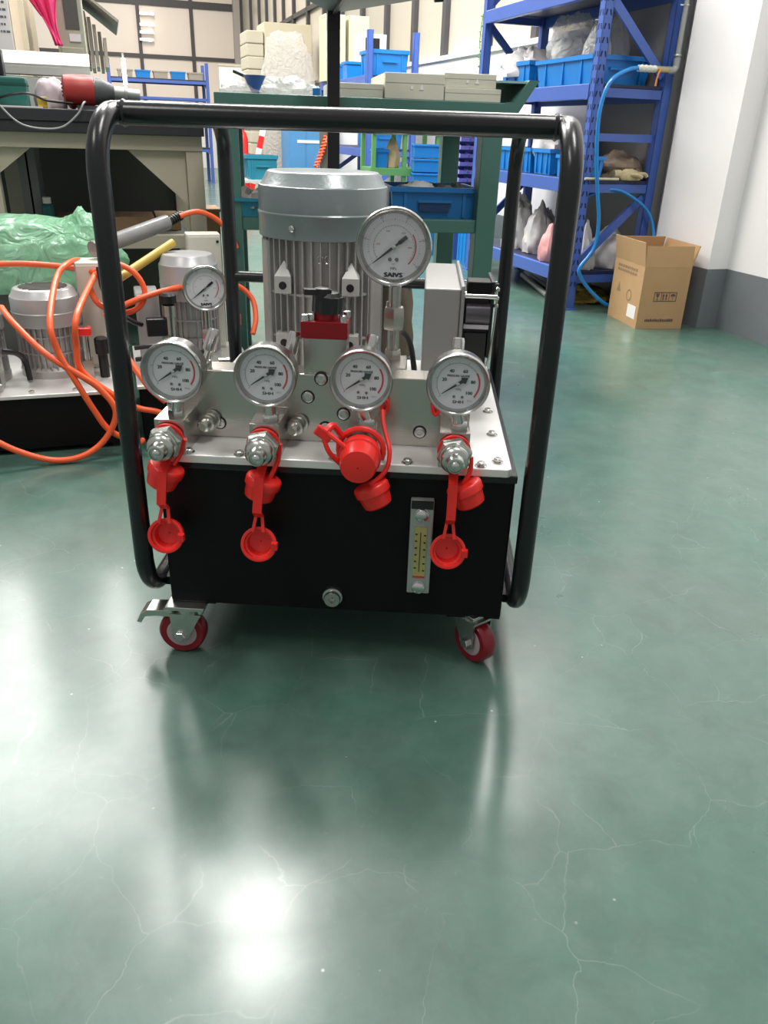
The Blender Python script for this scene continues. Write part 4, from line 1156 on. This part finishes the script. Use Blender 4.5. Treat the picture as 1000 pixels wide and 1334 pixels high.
# pink cloth hanging in folds
pc = MB()
n = 26; vs = []; fs = []
outline = [(-.095, -.02, 1.28), (-.085, .0, 1.17), (-.05, .035, 1.10), (-.0, .05, 1.07), (.03, .055, 1.0)]
for i in range(n+1):
    t_ = i/n
    zc = 1.30 - .30*t_
    xc = -.055 + .075*t_
    w_ = .058*(1-t_) + .018 + .012*math.sin(t_*6)
    for j in range(13):
        u = j/12*2-1
        vs.append((xc + u*w_, -.012 - .012*math.cos(u*9+t_*3) + .004*math.sin(t_*14+j), zc - .035*(1-u*u)*(1-t_)))
for i in range(n):
    for j in range(12): fs.append((i*13+j, i*13+j+1, (i+1)*13+j+1, (i+1)*13+j))
pco = pc.add(vs, fs).build('pink_cloth', M_PINK, None, True, loc=W(-2.19, .27, 0), rotz=RYAW)
sd = pco.modifiers.new('thickness', 'SOLIDIFY'); sd.thickness = .004
tag(pco, 'bright pink cloth hanging at the upper left above the tray', 'cloth')
# grey sheets hanging from an arm
hs = empty('sheet_rack', W(-2.06, 1.95, 0), RYAW, 'rack of hanging grey sheets under a slanted top behind the left bench', 'rack')
MB().box(-.10, -.08, 0, .5, 0, 1.6).build('stand', M_GREYSH, hs)
m_ = MB().at((0, 0, 1.26), (0, R(-26), 0)); m_.at((-.10, 0, 1.40), (0, R(36), 0)); m_.box(0, .30, -.25, .5, 0, .012); m_.build('slanted_top', M_GREYSH, hs)
for k in range(7):
    z1 = 1.345 - .031*k
    MB().box(-.085+.024*k, -.067+.024*k, -.12+.02*(k % 3), .4, 1.02-.01*(k % 2), z1).build('hanging_sheet', M_GREYSH if k % 2 else mat('pale_sheet', (.42, .40, .36), .6), hs)

# ---------------------------------------------------------------- two older units standing at the left
def small_unit(b0, b1, a0, a1, label):
    return empty('hydraulic_power_unit', W((b0+b1)/2, a0, 0), RYAW, label, 'hydraulic unit', 'older hydraulic units at the left')
uA = small_unit(-2.46, -2.05, -1.383, -.96, 'silver motored hydraulic unit on a low black tank at far left, under orange hoses')
MB().box(-.205, .205, 0, .42, .012, .143).build('tank', M_BLACK, uA, bevel=.003)
for x in (-.18, .15):
    for y in (.02, .37): MB().box(x, x+.03, y, y+.03, 0, .012).build('foot', M_KNOB, uA)
MB().box(-.212, .212, -.008, .43, .143, .152).build('top_plate', M_PLATE, uA, bevel=.0015)
motor(uA, (.025, .20, .152), .083, .14, .128, .218, 34, M_SILV)
gr = MB()
for k in range(9):
    y = -.05 + .0125*k; w_ = math.sqrt(max(0, .058**2 - y*y)); gr.box(.025-w_, .025+w_, .20+y-.002, .20+y+.002, .152+.2185, .152+.2205)
tag(gr.build('cover_grille', M_DARKBOARD, uA), kind='stuff')
motor(uA, (-.150, .16, .152), .075, .14, .128, .222, 30, M_SILV)
cbx = MB().box(.105, .185, .21, .30, .152, .425).build('control_box', M_CABIN, uA, bevel=.004)
MB().box(.108, .182, .2075, .21, .16, .418).build('box_door', M_CABIN, cbx, bevel=.001)
vp_ = MB().box(.100, .125, .10, .14, .152, .20).build('valve_post', M_ALU, uA)
MB().at((.1125, .12, .20)).lathe([(.009, 0), (.009, .085)], 12).build('valve_rod', M_STEEL, vp_, smooth=True)
MB().box(.096, .130, .105, .135, .262, .282).build('red_handle', M_RED, vp_, bevel=.003)
kk = MB().at((.150, .12, .152)); kk.lathe([(.012, 0), (.012, .06), (.017, .062), (.017, .10), (.012, .104)], 14); kk.build('black_fitting', M_KNOB, uA, smooth=True)
MB().box(-.125, -.085, .03, .10, .152, .235).build('side_block', M_ALU, uA, bevel=.002)
MB().cyl((-.135, .02, .20), (-.085, .015, .172), .006, n=10).build('side_lever', M_STEEL, uA, smooth=True)
MB().tube(spline([(-.08, .10, .235), (-.05, .11, .225), (-.035, .12, .20), (-.03, .11, .155)], 5), .007, 8).build('elbow_pipe', M_KNOB, uA, smooth=True)
for x in (-.19, -.11, -.02, .08, .19):
    MB().at((x, .012, .152)).lathe([(.007, 0), (.007, .004), (.004, .006)], 10).build('plate_bolt', M_STEEL, uA)

uB = small_unit(-2.03, -1.72, -1.36, -.95, 'silver motored hydraulic unit with a round gauge and cream box, half hidden behind the frame')
MB().box(-.15, .155, 0, .40, .012, .143).build('tank', M_BLACK, uB, bevel=.003)
for x in (-.13, .10):
    for y in (.02, .35): MB().box(x, x+.03, y, y+.03, 0, .012).build('foot', M_KNOB, uB)
MB().box(-.155, .16, -.008, .41, .143, .152).build('top_plate', M_PLATE, uB, bevel=.0015)
motor(uB, (.012, .24, .152), .078, .16, .170, .285, 32, M_SILV)
gB = gauge(uB, (.040, .085, .372), .058, 'big', depth=.03)
stB = MB(); stB.cyl((.040, .105, .152), (.040, .105, .335), .010, n=12); hexnut(stB, (.040, .105, .23), (0, 0, 1), .017, .035); stB.build('stem', M_ALU, gB, smooth=True)
cB = MB().box(.020, .115, .335, .40, .152, .475).build('control_box', M_CABIN, uB, bevel=.004)
MB().box(.024, .111, .3325, .335, .16, .468).build('box_door', M_CABIN, cB, bevel=.001)
MB().frame((.105, .332, .455), (0, -1, 0)).lathe([(.004, 0), (.004, .002)], 10).build('door_screw', M_KNOB, cB)
MB().box(-.135, -.075, .16, .30, .152, .345).build('side_cabinet', M_SILV, uB, bevel=.004)
vB = MB().at((-.055, .09, .152)); vB.lathe([(.02, 0), (.02, .09), (.015, .095), (.015, .15), (.018, .152), (.018, .18), (.012, .182)], 16); vB.build('valve_column', M_ALU, uB, smooth=True)
MB().at((-.055, .09, .334)).lathe([(.014, 0), (.020, .004), (.020, .022), (.014, .028)], 16).build('column_knob', M_KNOB, uB, smooth=True)
MB().box(-.115, -.065, .075, .105, .255, .30).build('solenoid', M_KNOB, uB, bevel=.003)
MB().box(-.08, -.03, .07, .11, .20, .235).build('column_collar', M_ALU, uB, bevel=.002)
MB().at((.118, .12, .152)).lathe([(.009, 0), (.009, .13), (.007, .14)], 12).build('valve_rod', M_STEEL, uB, smooth=True)
MB().box(.104, .130, .105, .135, .268, .300).build('red_handle', M_RED, uB, bevel=.004)
MB().cyl((.06, .07, .185), (.125, .07, .185), .010, n=12).build('cross_fitting', M_STEEL, uB, smooth=True)
for k in range(2):
    MB().tube(spline([(-.15, .05, .235-.03*k), (-.10, .04, .240-.03*k), (-.05, .03, .235-.03*k), (.02, .03, .22-.03*k)], 5), .006, 8).build('black_lead', M_KNOB, uB, smooth=True)
# torch-like clear tube and yellow handle lying over the units
o = empty('clear_tube_tool', W(-1.97, -1.02, .50), RYAW, 'clear tube tool with black spring end lying slanted across the left units', 'tool')
MB().cyl((-.13, -.10, -.050), (.07, .08, -.003), .021, n=16).build('clear_tube', mat('smoky_tube', (.22, .22, .22), .2, 0, var=.3, scale=20), o, smooth=True)
sp_ = MB(); P_ = Vector((.07, .08, -.005)); D_ = Vector((.2, .18, .08)).normalized()
for k in range(7): sp_.cyl(P_+D_*(.009*k), P_+D_*(.009*k+.006), .014, n=12)
sp_.cyl(P_, P_+D_*.07, .010, n=10)
sp_.build('spring_end', M_KNOB, o, smooth=True)
o2 = MB().cyl((-.13, -.10, -.058), (.055, .05, .03), .011, n=12).build('yellow_baton', mat('yellow_grip', (.5, .36, .06), .45), None, True, loc=W(-1.95, -1.13, .43), rotz=RYAW)
tag(o2, 'yellow baton lying beside the slanted clear tube', 'baton')
# orange hoses
def hose(pts, label, r=.0075, m=None, parent=None):
    return tag(MB().tube(spline([W(*p) for p in pts], 8), r, 10).build('hose', m or M_ORANGE, smooth=True), label, 'hose', 'orange hoses over the left units')
hose([(-2.32, -1.28, .340), (-2.29, -1.36, .32), (-2.225, -1.43, .262), (-2.16, -1.45, .215), (-2.115, -1.45, .175), (-2.085, -1.46, .12), (-2.115, -1.46, .055), (-2.17, -1.47, .018), (-2.24, -1.47, .012), (-2.32, -1.47, .045), (-2.40, -1.46, .10)], 'orange hose curving from the left motor down into the big loop before the black tank')
hose([(-2.145, -1.00, .385), (-2.14, -1.10, .42), (-2.165, -1.20, .425), (-2.19, -1.26, .40), (-2.205, -1.42, .33), (-2.195, -1.44, .265), (-2.165, -1.45, .195), (-2.135, -1.45, .125), (-2.105, -1.45, .070), (-2.05, -1.45, .035), (-2.03, -1.43, .030)], 'orange hose looped over the left motor and hanging down to a black end')
hose([(-2.46, -1.13, .40), (-2.38, -1.13, .415), (-2.28, -1.12, .417), (-2.18, -1.12, .408), (-2.10, -1.18, .402)], 'orange hose running across behind the top of the left motor')
hose([(-2.10, -1.18, .398), (-2.145, -1.42, .345), (-2.155, -1.43, .27), (-2.150, -1.43, .215), (-2.09, -1.43, .155), (-2.04, -1.42, .115), (-1.99, -1.42, .10), (-1.96, -1.42, .085)], 'orange hose dropping past the red handle and out behind the frame tube')
hose([(-2.10, -1.20, .395), (-2.06, -1.20, .425), (-2.01, -1.22, .41), (-1.985, -1.23, .365), (-2.00, -1.24, .325), (-2.045, -1.24, .31), (-2.10, -1.22, .33), (-2.12, -1.20, .375)], 'orange hose making a ring across the cream box and the frame tube')
hose([(-2.09, -1.255, .305), (-2.03, -1.255, .335), (-1.975, -1.24, .352), (-1.90, -1.20, .362), (-1.82, -1.10, .35), (-1.74, -1.06, .345), (-1.69, -1.08, .31), (-1.685, -1.12, .26), (-1.70, -1.15, .22)], 'orange hose passing behind the round gauge of the half hidden unit')
hose([(-1.86, -.92, .512), (-1.81, -.91, .523), (-1.76, -.90, .505), (-1.72, -.90, .465), (-1.70, -.90, .42)], 'orange hose bending down from the black spring end')
hose([(-2.355, -1.42, .275), (-2.345, -1.43, .25), (-2.36, -1.44, .21), (-2.39, -1.43, .175)], 'short orange hose at the left picture edge below the silver motor')
hose([(-2.055, -1.33, .24), (-2.03, -1.37, .20), (-2.00, -1.40, .155), (-1.965, -1.41, .12)], 'short orange hose slanting down beside the black fitting')
hose([(-2.09, -1.22, .42), (-2.085, -1.24, .37), (-2.06, -1.26, .32), (-2.02, -1.26, .29), (-2.0, -1.25, .28)], 'black hose bending down in front of the cream box', .0065, M_KNOB)
# film-wrapped unit behind
gw = empty('wrapped_unit', W(-2.30, -.80, 0), RYAW, 'unit wrapped in shiny green plastic film behind the left motors', 'wrapped unit')
MB().box(-.20, .14, -.07, .09, 0, .37).build('base', M_DARKBOARD, gw)
lump('green_film', (0, 0, .30), (.56, .26, .205), 101, M_FILMG, parent=gw, amp=.09, freq=1.8, sub=34, flat=.6)
lump('film_end', (.17, -.02, .30), (.16, .20, .215), 103, M_FILMG, parent=gw, amp=.14, freq=2.0, sub=24, flat=.6)

# ---------------------------------------------------------------- things further back
bx = empty('brown_box', W(-1.72, -.34, 0), RYAW, 'tall brown carton on the floor between the two benches', 'carton')
MB().box(-.055, .035, -.06, .10, 0, .475).build('body', M_CARD2, bx, bevel=.003)
MB().box(-.058, .038, -.063, .103, .475, .485).build('lid', M_CARD2, bx)
# central rack with bins
rack(W(-.145, 3.0), RYAW, 1.5, .40, 1.41, (.30, .62, 1.12), 'blue storage rack in the middle distance behind the green bench', slots=False)
bin_('storage_bin', W(.05, 3.22, 1.123), RYAW, .29, .30, .17, M_BIN, 'blue bin on the upper shelf of the middle distance rack')
bin_('storage_bin', W(-.06, 3.72, 1.123), RYAW, .14, .14, .12, M_BIN, 'small round-edged blue bin behind on the middle distance rack', rib=False)
bin_('storage_bin', W(-.05, 4.05, 1.123), RYAW, .16, .16, .12, M_BIN, 'farthest small blue bin on the middle distance rack', rib=False)
bin_('storage_bin', W(.04, 3.25, .623), RYAW, .28, .30, .13, M_BIN, 'blue bin on the lower shelf of the middle distance rack')
cg = empty('cooling_unit', W(.06, 3.75, 1.122), RYAW, 'white and black boxed apparatus on top of the middle distance rack', 'apparatus')
MB().box(-.06, .16, -.05, .15, 0, .33).build('casing', M_WHITEP, cg, bevel=.004)
MB().box(-.02, .10, -.056, -.05, .03, .30).build('front_grille', M_KNOB, cg)
for k, (b, lb) in enumerate(((-.09, 'left pale carton on the far end of the middle distance rack'), (.12, 'right pale carton on the far end of the middle distance rack'))):
    o = empty('pale_carton', W(b, 4.25, 1.122), RYAW, lb, 'carton', 'pale cartons on the middle rack')
    MB().box(-.09, .09, -.08, .14, 0, .50).build('body', mat('lemon_carton', (.60, .57, .38), .6), o, bevel=.003)
    MB().box(-.091, .091, -.081, -.08, .24, .255).build('tape', M_CREAM, o)
# light green small rack with blue crate
gr = empty('green_shelf', W(-.40, 2.0), RYAW, 'small light green shelf unit behind the machine motor', 'shelf')
for x in (0, .215, .445):
    for y in (0, .25):
        MB().box(x, x+.026, y, y+.026, 0, .775).build('post', M_LGREEN, gr)
for z in (.505, .75):
    MB().box(0, .47, .0, .28, z, z+.022).build('shelf_plate', M_LGREEN, gr)
    MB().box(0, .47, -.006, .0, z-.022, z+.022).build('shelf_lip', M_LGREEN, gr)
bin_('storage_bin', W(-.32, 2.10, .528), RYAW, .09, .10, .11, M_BIN, 'small blue bin on the light green shelf', rib=False)
lump('sack', W(-.225, 2.11, .528), (.10, .10, .17), 121, mat('tan_sack', (.50, .36, .22), .7), 'tan sack tied with white film on the light green shelf', 'bag', peak=.4, amp=.15)
cr = empty('tall_crate', W(-.055, 1.86, .0), RYAW - R(14), 'tall bright blue stacked crate standing before the light green shelf', 'crate')
for k in range(4):
    MB().box(-.105+.004*(3-k)*0, .105, -.07, .10, .345+.085*k, .345+.085*k+.079).build('crate_tier', M_BIN, cr, bevel=.004)
    MB().box(-.110, .110, -.075, .105, .345+.085*k+.066, .345+.085*k+.079).build('tier_rim', M_BIN, cr, bevel=.002)
MB().box(-.10, .10, -.065, .095, 0, .345).build('crate_base', M_BIN2, cr)
# louvred panel with purple pick bins
pp = empty('pick_bin_stand', W(.085, 1.56, 0), RYAW, 'stand of small purple pick bins at the far end of the big rack', 'bin stand')
MB().box(-.065, .065, .03, .045, 0, .82).build('panel', M_BLUE, pp)
for r_ in range(8):
    for c_ in range(2):
        x = -.062 + .062*c_; z = .43 + .046*r_
        b = MB(); b.add([(x, -.03, z), (x+.058, -.03, z), (x+.058, .03, z), (x, .03, z), (x, -.036, z+.022), (x+.058, -.036, z+.022), (x+.058, .03, z+.038), (x, .03, z+.038)],
                        [(3, 2, 1, 0), (0, 1, 5, 4), (1, 2, 6, 5), (2, 3, 7, 6), (3, 0, 4, 7)])
        b.build('pick_bin', M_PURPLE, pp)
tag(MB().box(-.008, .008, -.005, .005, 0, .72).build('wooden_lath', mat('pale_wood', (.55, .48, .36), .6), None, loc=W(.145, 1.49, 0), rotz=RYAW), 'pale wooden lath leaning upright beside the purple pick bins', 'lath')
cr2 = bin_('storage_bin', W(.10, 1.40, 0), RYAW, .15, .16, .40, M_BIN, 'tall blue crate on the floor at the far end of the big rack', taper=1.0)
# potted climbing sprig on the sill
pl = empty('sill_plant', W(.40, 2.2, 1.0), RYAW, 'thin climbing green plant at the window sill behind the beige cartons', 'plant')
MB().box(-.04, .075, -.04, .04, 0, .05).build('planter', M_WHITEP, pl, bevel=.004)
MB().tube(spline([(0, 0, .05), (.004, 0, .18), (-.006, .004, .32), (.002, 0, .46)], 6), .0035, 6).build('stem', M_LGREEN, pl)
random.seed(9)
lf = MB()
for k in range(34):
    z = .07 + .38*k/34; a_ = k*2.4; q = Vector((math.cos(a_), math.sin(a_), .3))
    L_ = .045*(1.15-.6*k/34)
    lf.frame((0, 0, z), q); lf.add([(0, 0, .004), (.010, .002, L_*.5), (0, 0, L_), (-.010, .002, L_*.5)], [(0, 1, 2, 3)])
tag(lf.build('leaves', mat('leaf_green', (.16, .26, .09), .6), pl), kind='stuff')
# tall stack of cream cartons wrapped in film
st_ = 0
for k in range(13):
    o = MB().box(0, .20, 0, .5, 0, .128).build('flat_carton', M_CREAM, None, bevel=.012, loc=W(-.40, 7.05+.01*(k % 2), .05+.13*k), rotz=RYAW)
    tag(o, ('lowest', 'second', 'third', 'fourth', 'fifth', 'sixth', 'seventh', 'eighth', 'ninth', 'tenth', 'eleventh', 'twelfth', 'topmost')[k] + ' cream flat carton counted upwards in the tall stack beside the film', 'carton', 'stack of flat cream cartons')
plt = empty('pallet', W(-.42, 7.0, 0), RYAW, 'wooden pallet under the film-wrapped cartons', 'pallet')
for x in (0, .2, .4, .6): MB().box(x, x+.14, 0, .6, .03, .0495).build('deck_board', mat('pale_wood', (.55, .48, .36), .6), plt)
for y in (0, .5): MB().box(0, .74, y, y+.1, 0, .03).build('bearer', mat('pale_wood', (.55, .48, .36), .6), plt)
tc_ = empty('tall_carton', W(-.19, 7.06, .05), RYAW, 'tall plain cream carton on the pallet in the distance', 'carton')
MB().box(0, .56, 0, .5, 0, 1.78).build('body', mat('tall_cream', (.56, .50, .36), .6), tc_, bevel=.006)
MB().box(.0, .56, -.002, 0, 1.15, 1.155).build('seam', M_BEIGE, tc_)
lump('wrap_film', W(.02, 6.79, 0), (.60, .22, 1.66), 131, M_FILMC, 'loose clear stretch film hanging around the cream cartons', 'film', amp=.13, freq=1.9, sub=30, flat=.8, sq=.55)
# far blue rack and bins on the left, before the glazed wall
fr = rack(W(-1.95, 9.0), RYAW, .55, 1.32, 1.50, (.45, .85, 1.29), 'long blue rack far off before the glazed wall', slots=False, bh=.08)
for k in range(5):
    bin_('storage_bin', W(-1.72+.23*k, 9.14, 1.293), RYAW, .19, .2, .09, M_BIN if k in (1, 3) else mat('tan_bin', (.34, .30, .24), .6), ('leftmost bin on the long blue rack far off', 'second bin from the left on the long blue rack far off', 'middle bin on the long blue rack far off', 'fourth bin from the left on the long blue rack far off', 'rightmost bin on the long blue rack far off')[k], 'bins on the far rack', rib=False)
wpn = empty('white_panel', W(-.33, 10.2, 0), RYAW, 'large white panel board standing near the far corner post', 'panel')
MB().box(0, .46, 0, .06, 0, 1.55).build('panel_sheet', M_WHITEP, wpn, bevel=.004)
MB().box(-.01, .47, -.01, .07, 1.55, 1.58).build('panel_cap', M_CREAM, wpn)
# upright lit tube, then glowing strips put in as lamp reflections on the panes
tl = empty('lamp_or_glint_tube', W(-1.755, 8.0, 0), RYAW, 'glaring upright lit tube far off behind the heat gun', 'lamp')
MB().cyl((0, 0, 1.16), (0, 0, 1.44), .022, n=14).build('tube', mat('glare_tube', (1, .98, .92), .5, emit=28.0), tl, smooth=True)
MB().cyl((0, .04, 0), (0, .04, 1.5), .015, n=10).build('stand', M_GALV, tl)
for k, (b, z, lb) in enumerate(((-1.15, 2.47, 'topmost imitated lamp reflection on the glazed wall'), (-1.165, 2.305, 'second imitated lamp reflection from the top on the glazed wall'), (-1.175, 2.188, 'third imitated lamp reflection from the top on the glazed wall'), (-1.188, 2.076, 'lowest imitated lamp reflection on the glazed wall'))):
    o = empty('lamp_or_glint_tube', W(b, 13.28, z), RYAW, lb, 'lamp', 'imitated lamp reflections on the glazed wall')
    MB().cyl((-.115+.01*k, 0, 0), (.115-.01*k, 0, (.0, .01, .03, -.01)[k]), .020, n=10).build('tube', M_REFLECTION, o, smooth=True)
    MB().box(-.12, .12, .015, .07, -.02, .02).build('reflection_backing', M_WHITEP, o)
# clutter between the bench legs
lk2 = empty('blue_locker', W(-.15, 6.0, 0), RYAW, 'light blue locker seen between the bench legs above the motor', 'locker')
MB().box(0, .40, 0, .4, 0, .95).build('carcass', mat('light_blue_locker', (.07, .24, .48), .5), lk2, bevel=.004)
for x in (.02, .21): MB().box(x, x+.17, -.006, 0, .05, .90).build('locker_door', mat('light_blue_locker', (.07, .24, .48), .5), lk2, bevel=.003)
MB().box(.10, .38, -.012, -.006, .60, .63).build('locker_band', M_WHITEP, lk2)
cpl = empty('coil_cable', W(-.445, 3.0, 0), RYAW, 'orange coiled cable hanging on a dark stand above the motor', 'cable')
MB().box(-.05, .06, .06, .08, 0, .85).build('stand', M_DARKBOARD, cpl)
hx = [(.03 + .016*math.cos(t*1.15), .03 + .016*math.sin(t*1.15), .46 + .0052*t) for t in range(0, 66)]
MB().tube(hx, .0055, 6).build('straight_coil', M_ORANGE, cpl, smooth=True)
hx = [(-.09 + .0016*t + .018*math.cos(t*1.1), .03 + .02*math.sin(t*1.1), .48 + .0040*t) for t in range(0, 56)]
MB().tube(hx, .007, 6).build('slanted_coil', M_ORANGE, cpl, smooth=True)
tpl = empty('low_platform', W(-.72, 4.6, 0), RYAW, 'low pale platform under the teal tub', 'platform')
MB().box(-.22, .22, -.16, .16, .28, .305).build('deck', mat('pale_platform', (.42, .46, .45), .5), tpl)
for x in (-.2, .17):
    for y in (-.14, .11): MB().box(x, x+.03, y, y+.03, 0, .28).build('leg', M_GALV, tpl)
bin_('storage_bin', W(-.70, 4.6, .306), RYAW, .28, .24, .205, M_TEAL, 'large teal tub on a low platform left of the motor', taper=.86)
rp = empty('striped_barrier', W(-.50, 6.6, 0), RYAW, 'red and white striped bar leaning beside the cream plank', 'barrier')
for k in range(8):
    m_ = MB().at((0, 0, 0), (0, R(14), 0)); m_.box(-.03, .03, -.02, .02, .02+.13*k, .02+.13*k+.129); m_.build('stripe', M_RED if k % 2 == 0 else M_WHITEP, rp)
MB().box(-.05, .05, -.05, .05, 0, .03).build('barrier_foot', M_KNOB, rp)
rb2 = empty('red_bottle', W(-.60, 6.3, 0), RYAW, 'red cylinder standing beside the striped bar', 'cylinder')
MB().lathe([(.05, 0), (.055, .01), (.055, .62), (.04, .68), (.02, .70), (.02, .74)], 16).build('cylinder_body', M_RED, rb2, smooth=True)
MB().at((0, 0, .74)).lathe([(.025, 0), (.025, .04)], 10).build('valve', M_KNOB, rb2)
ws = bin_('storage_bin', G(-.02, 2.60, .508), GY, .16, .20, .05, M_TEAL, 'shallow teal bin on the left of the green bench lower shelf', rib=False)
lump('cable_tangle', G(-.02, 2.60, .515), (.13, .16, .065), 151, M_GREYSH, 'tangle of cut cables in the shallow teal bin', 'cables', amp=.5, sub=12)
tag(MB().box(-.05, .06, 0, .12, 0, .05).build('tan_carton', M_CARD, None, loc=G(.02, 2.78, .508), rotz=GY, bevel=.002), 'small tan carton behind the shallow teal bin', 'carton')
lump('sack', G(.435, 2.80, 0), (.15, .15, .33), 153, M_BROWNB, 'brown sack on the floor under the green bench, behind the gauge riser', 'bag', amp=.25, sub=14)
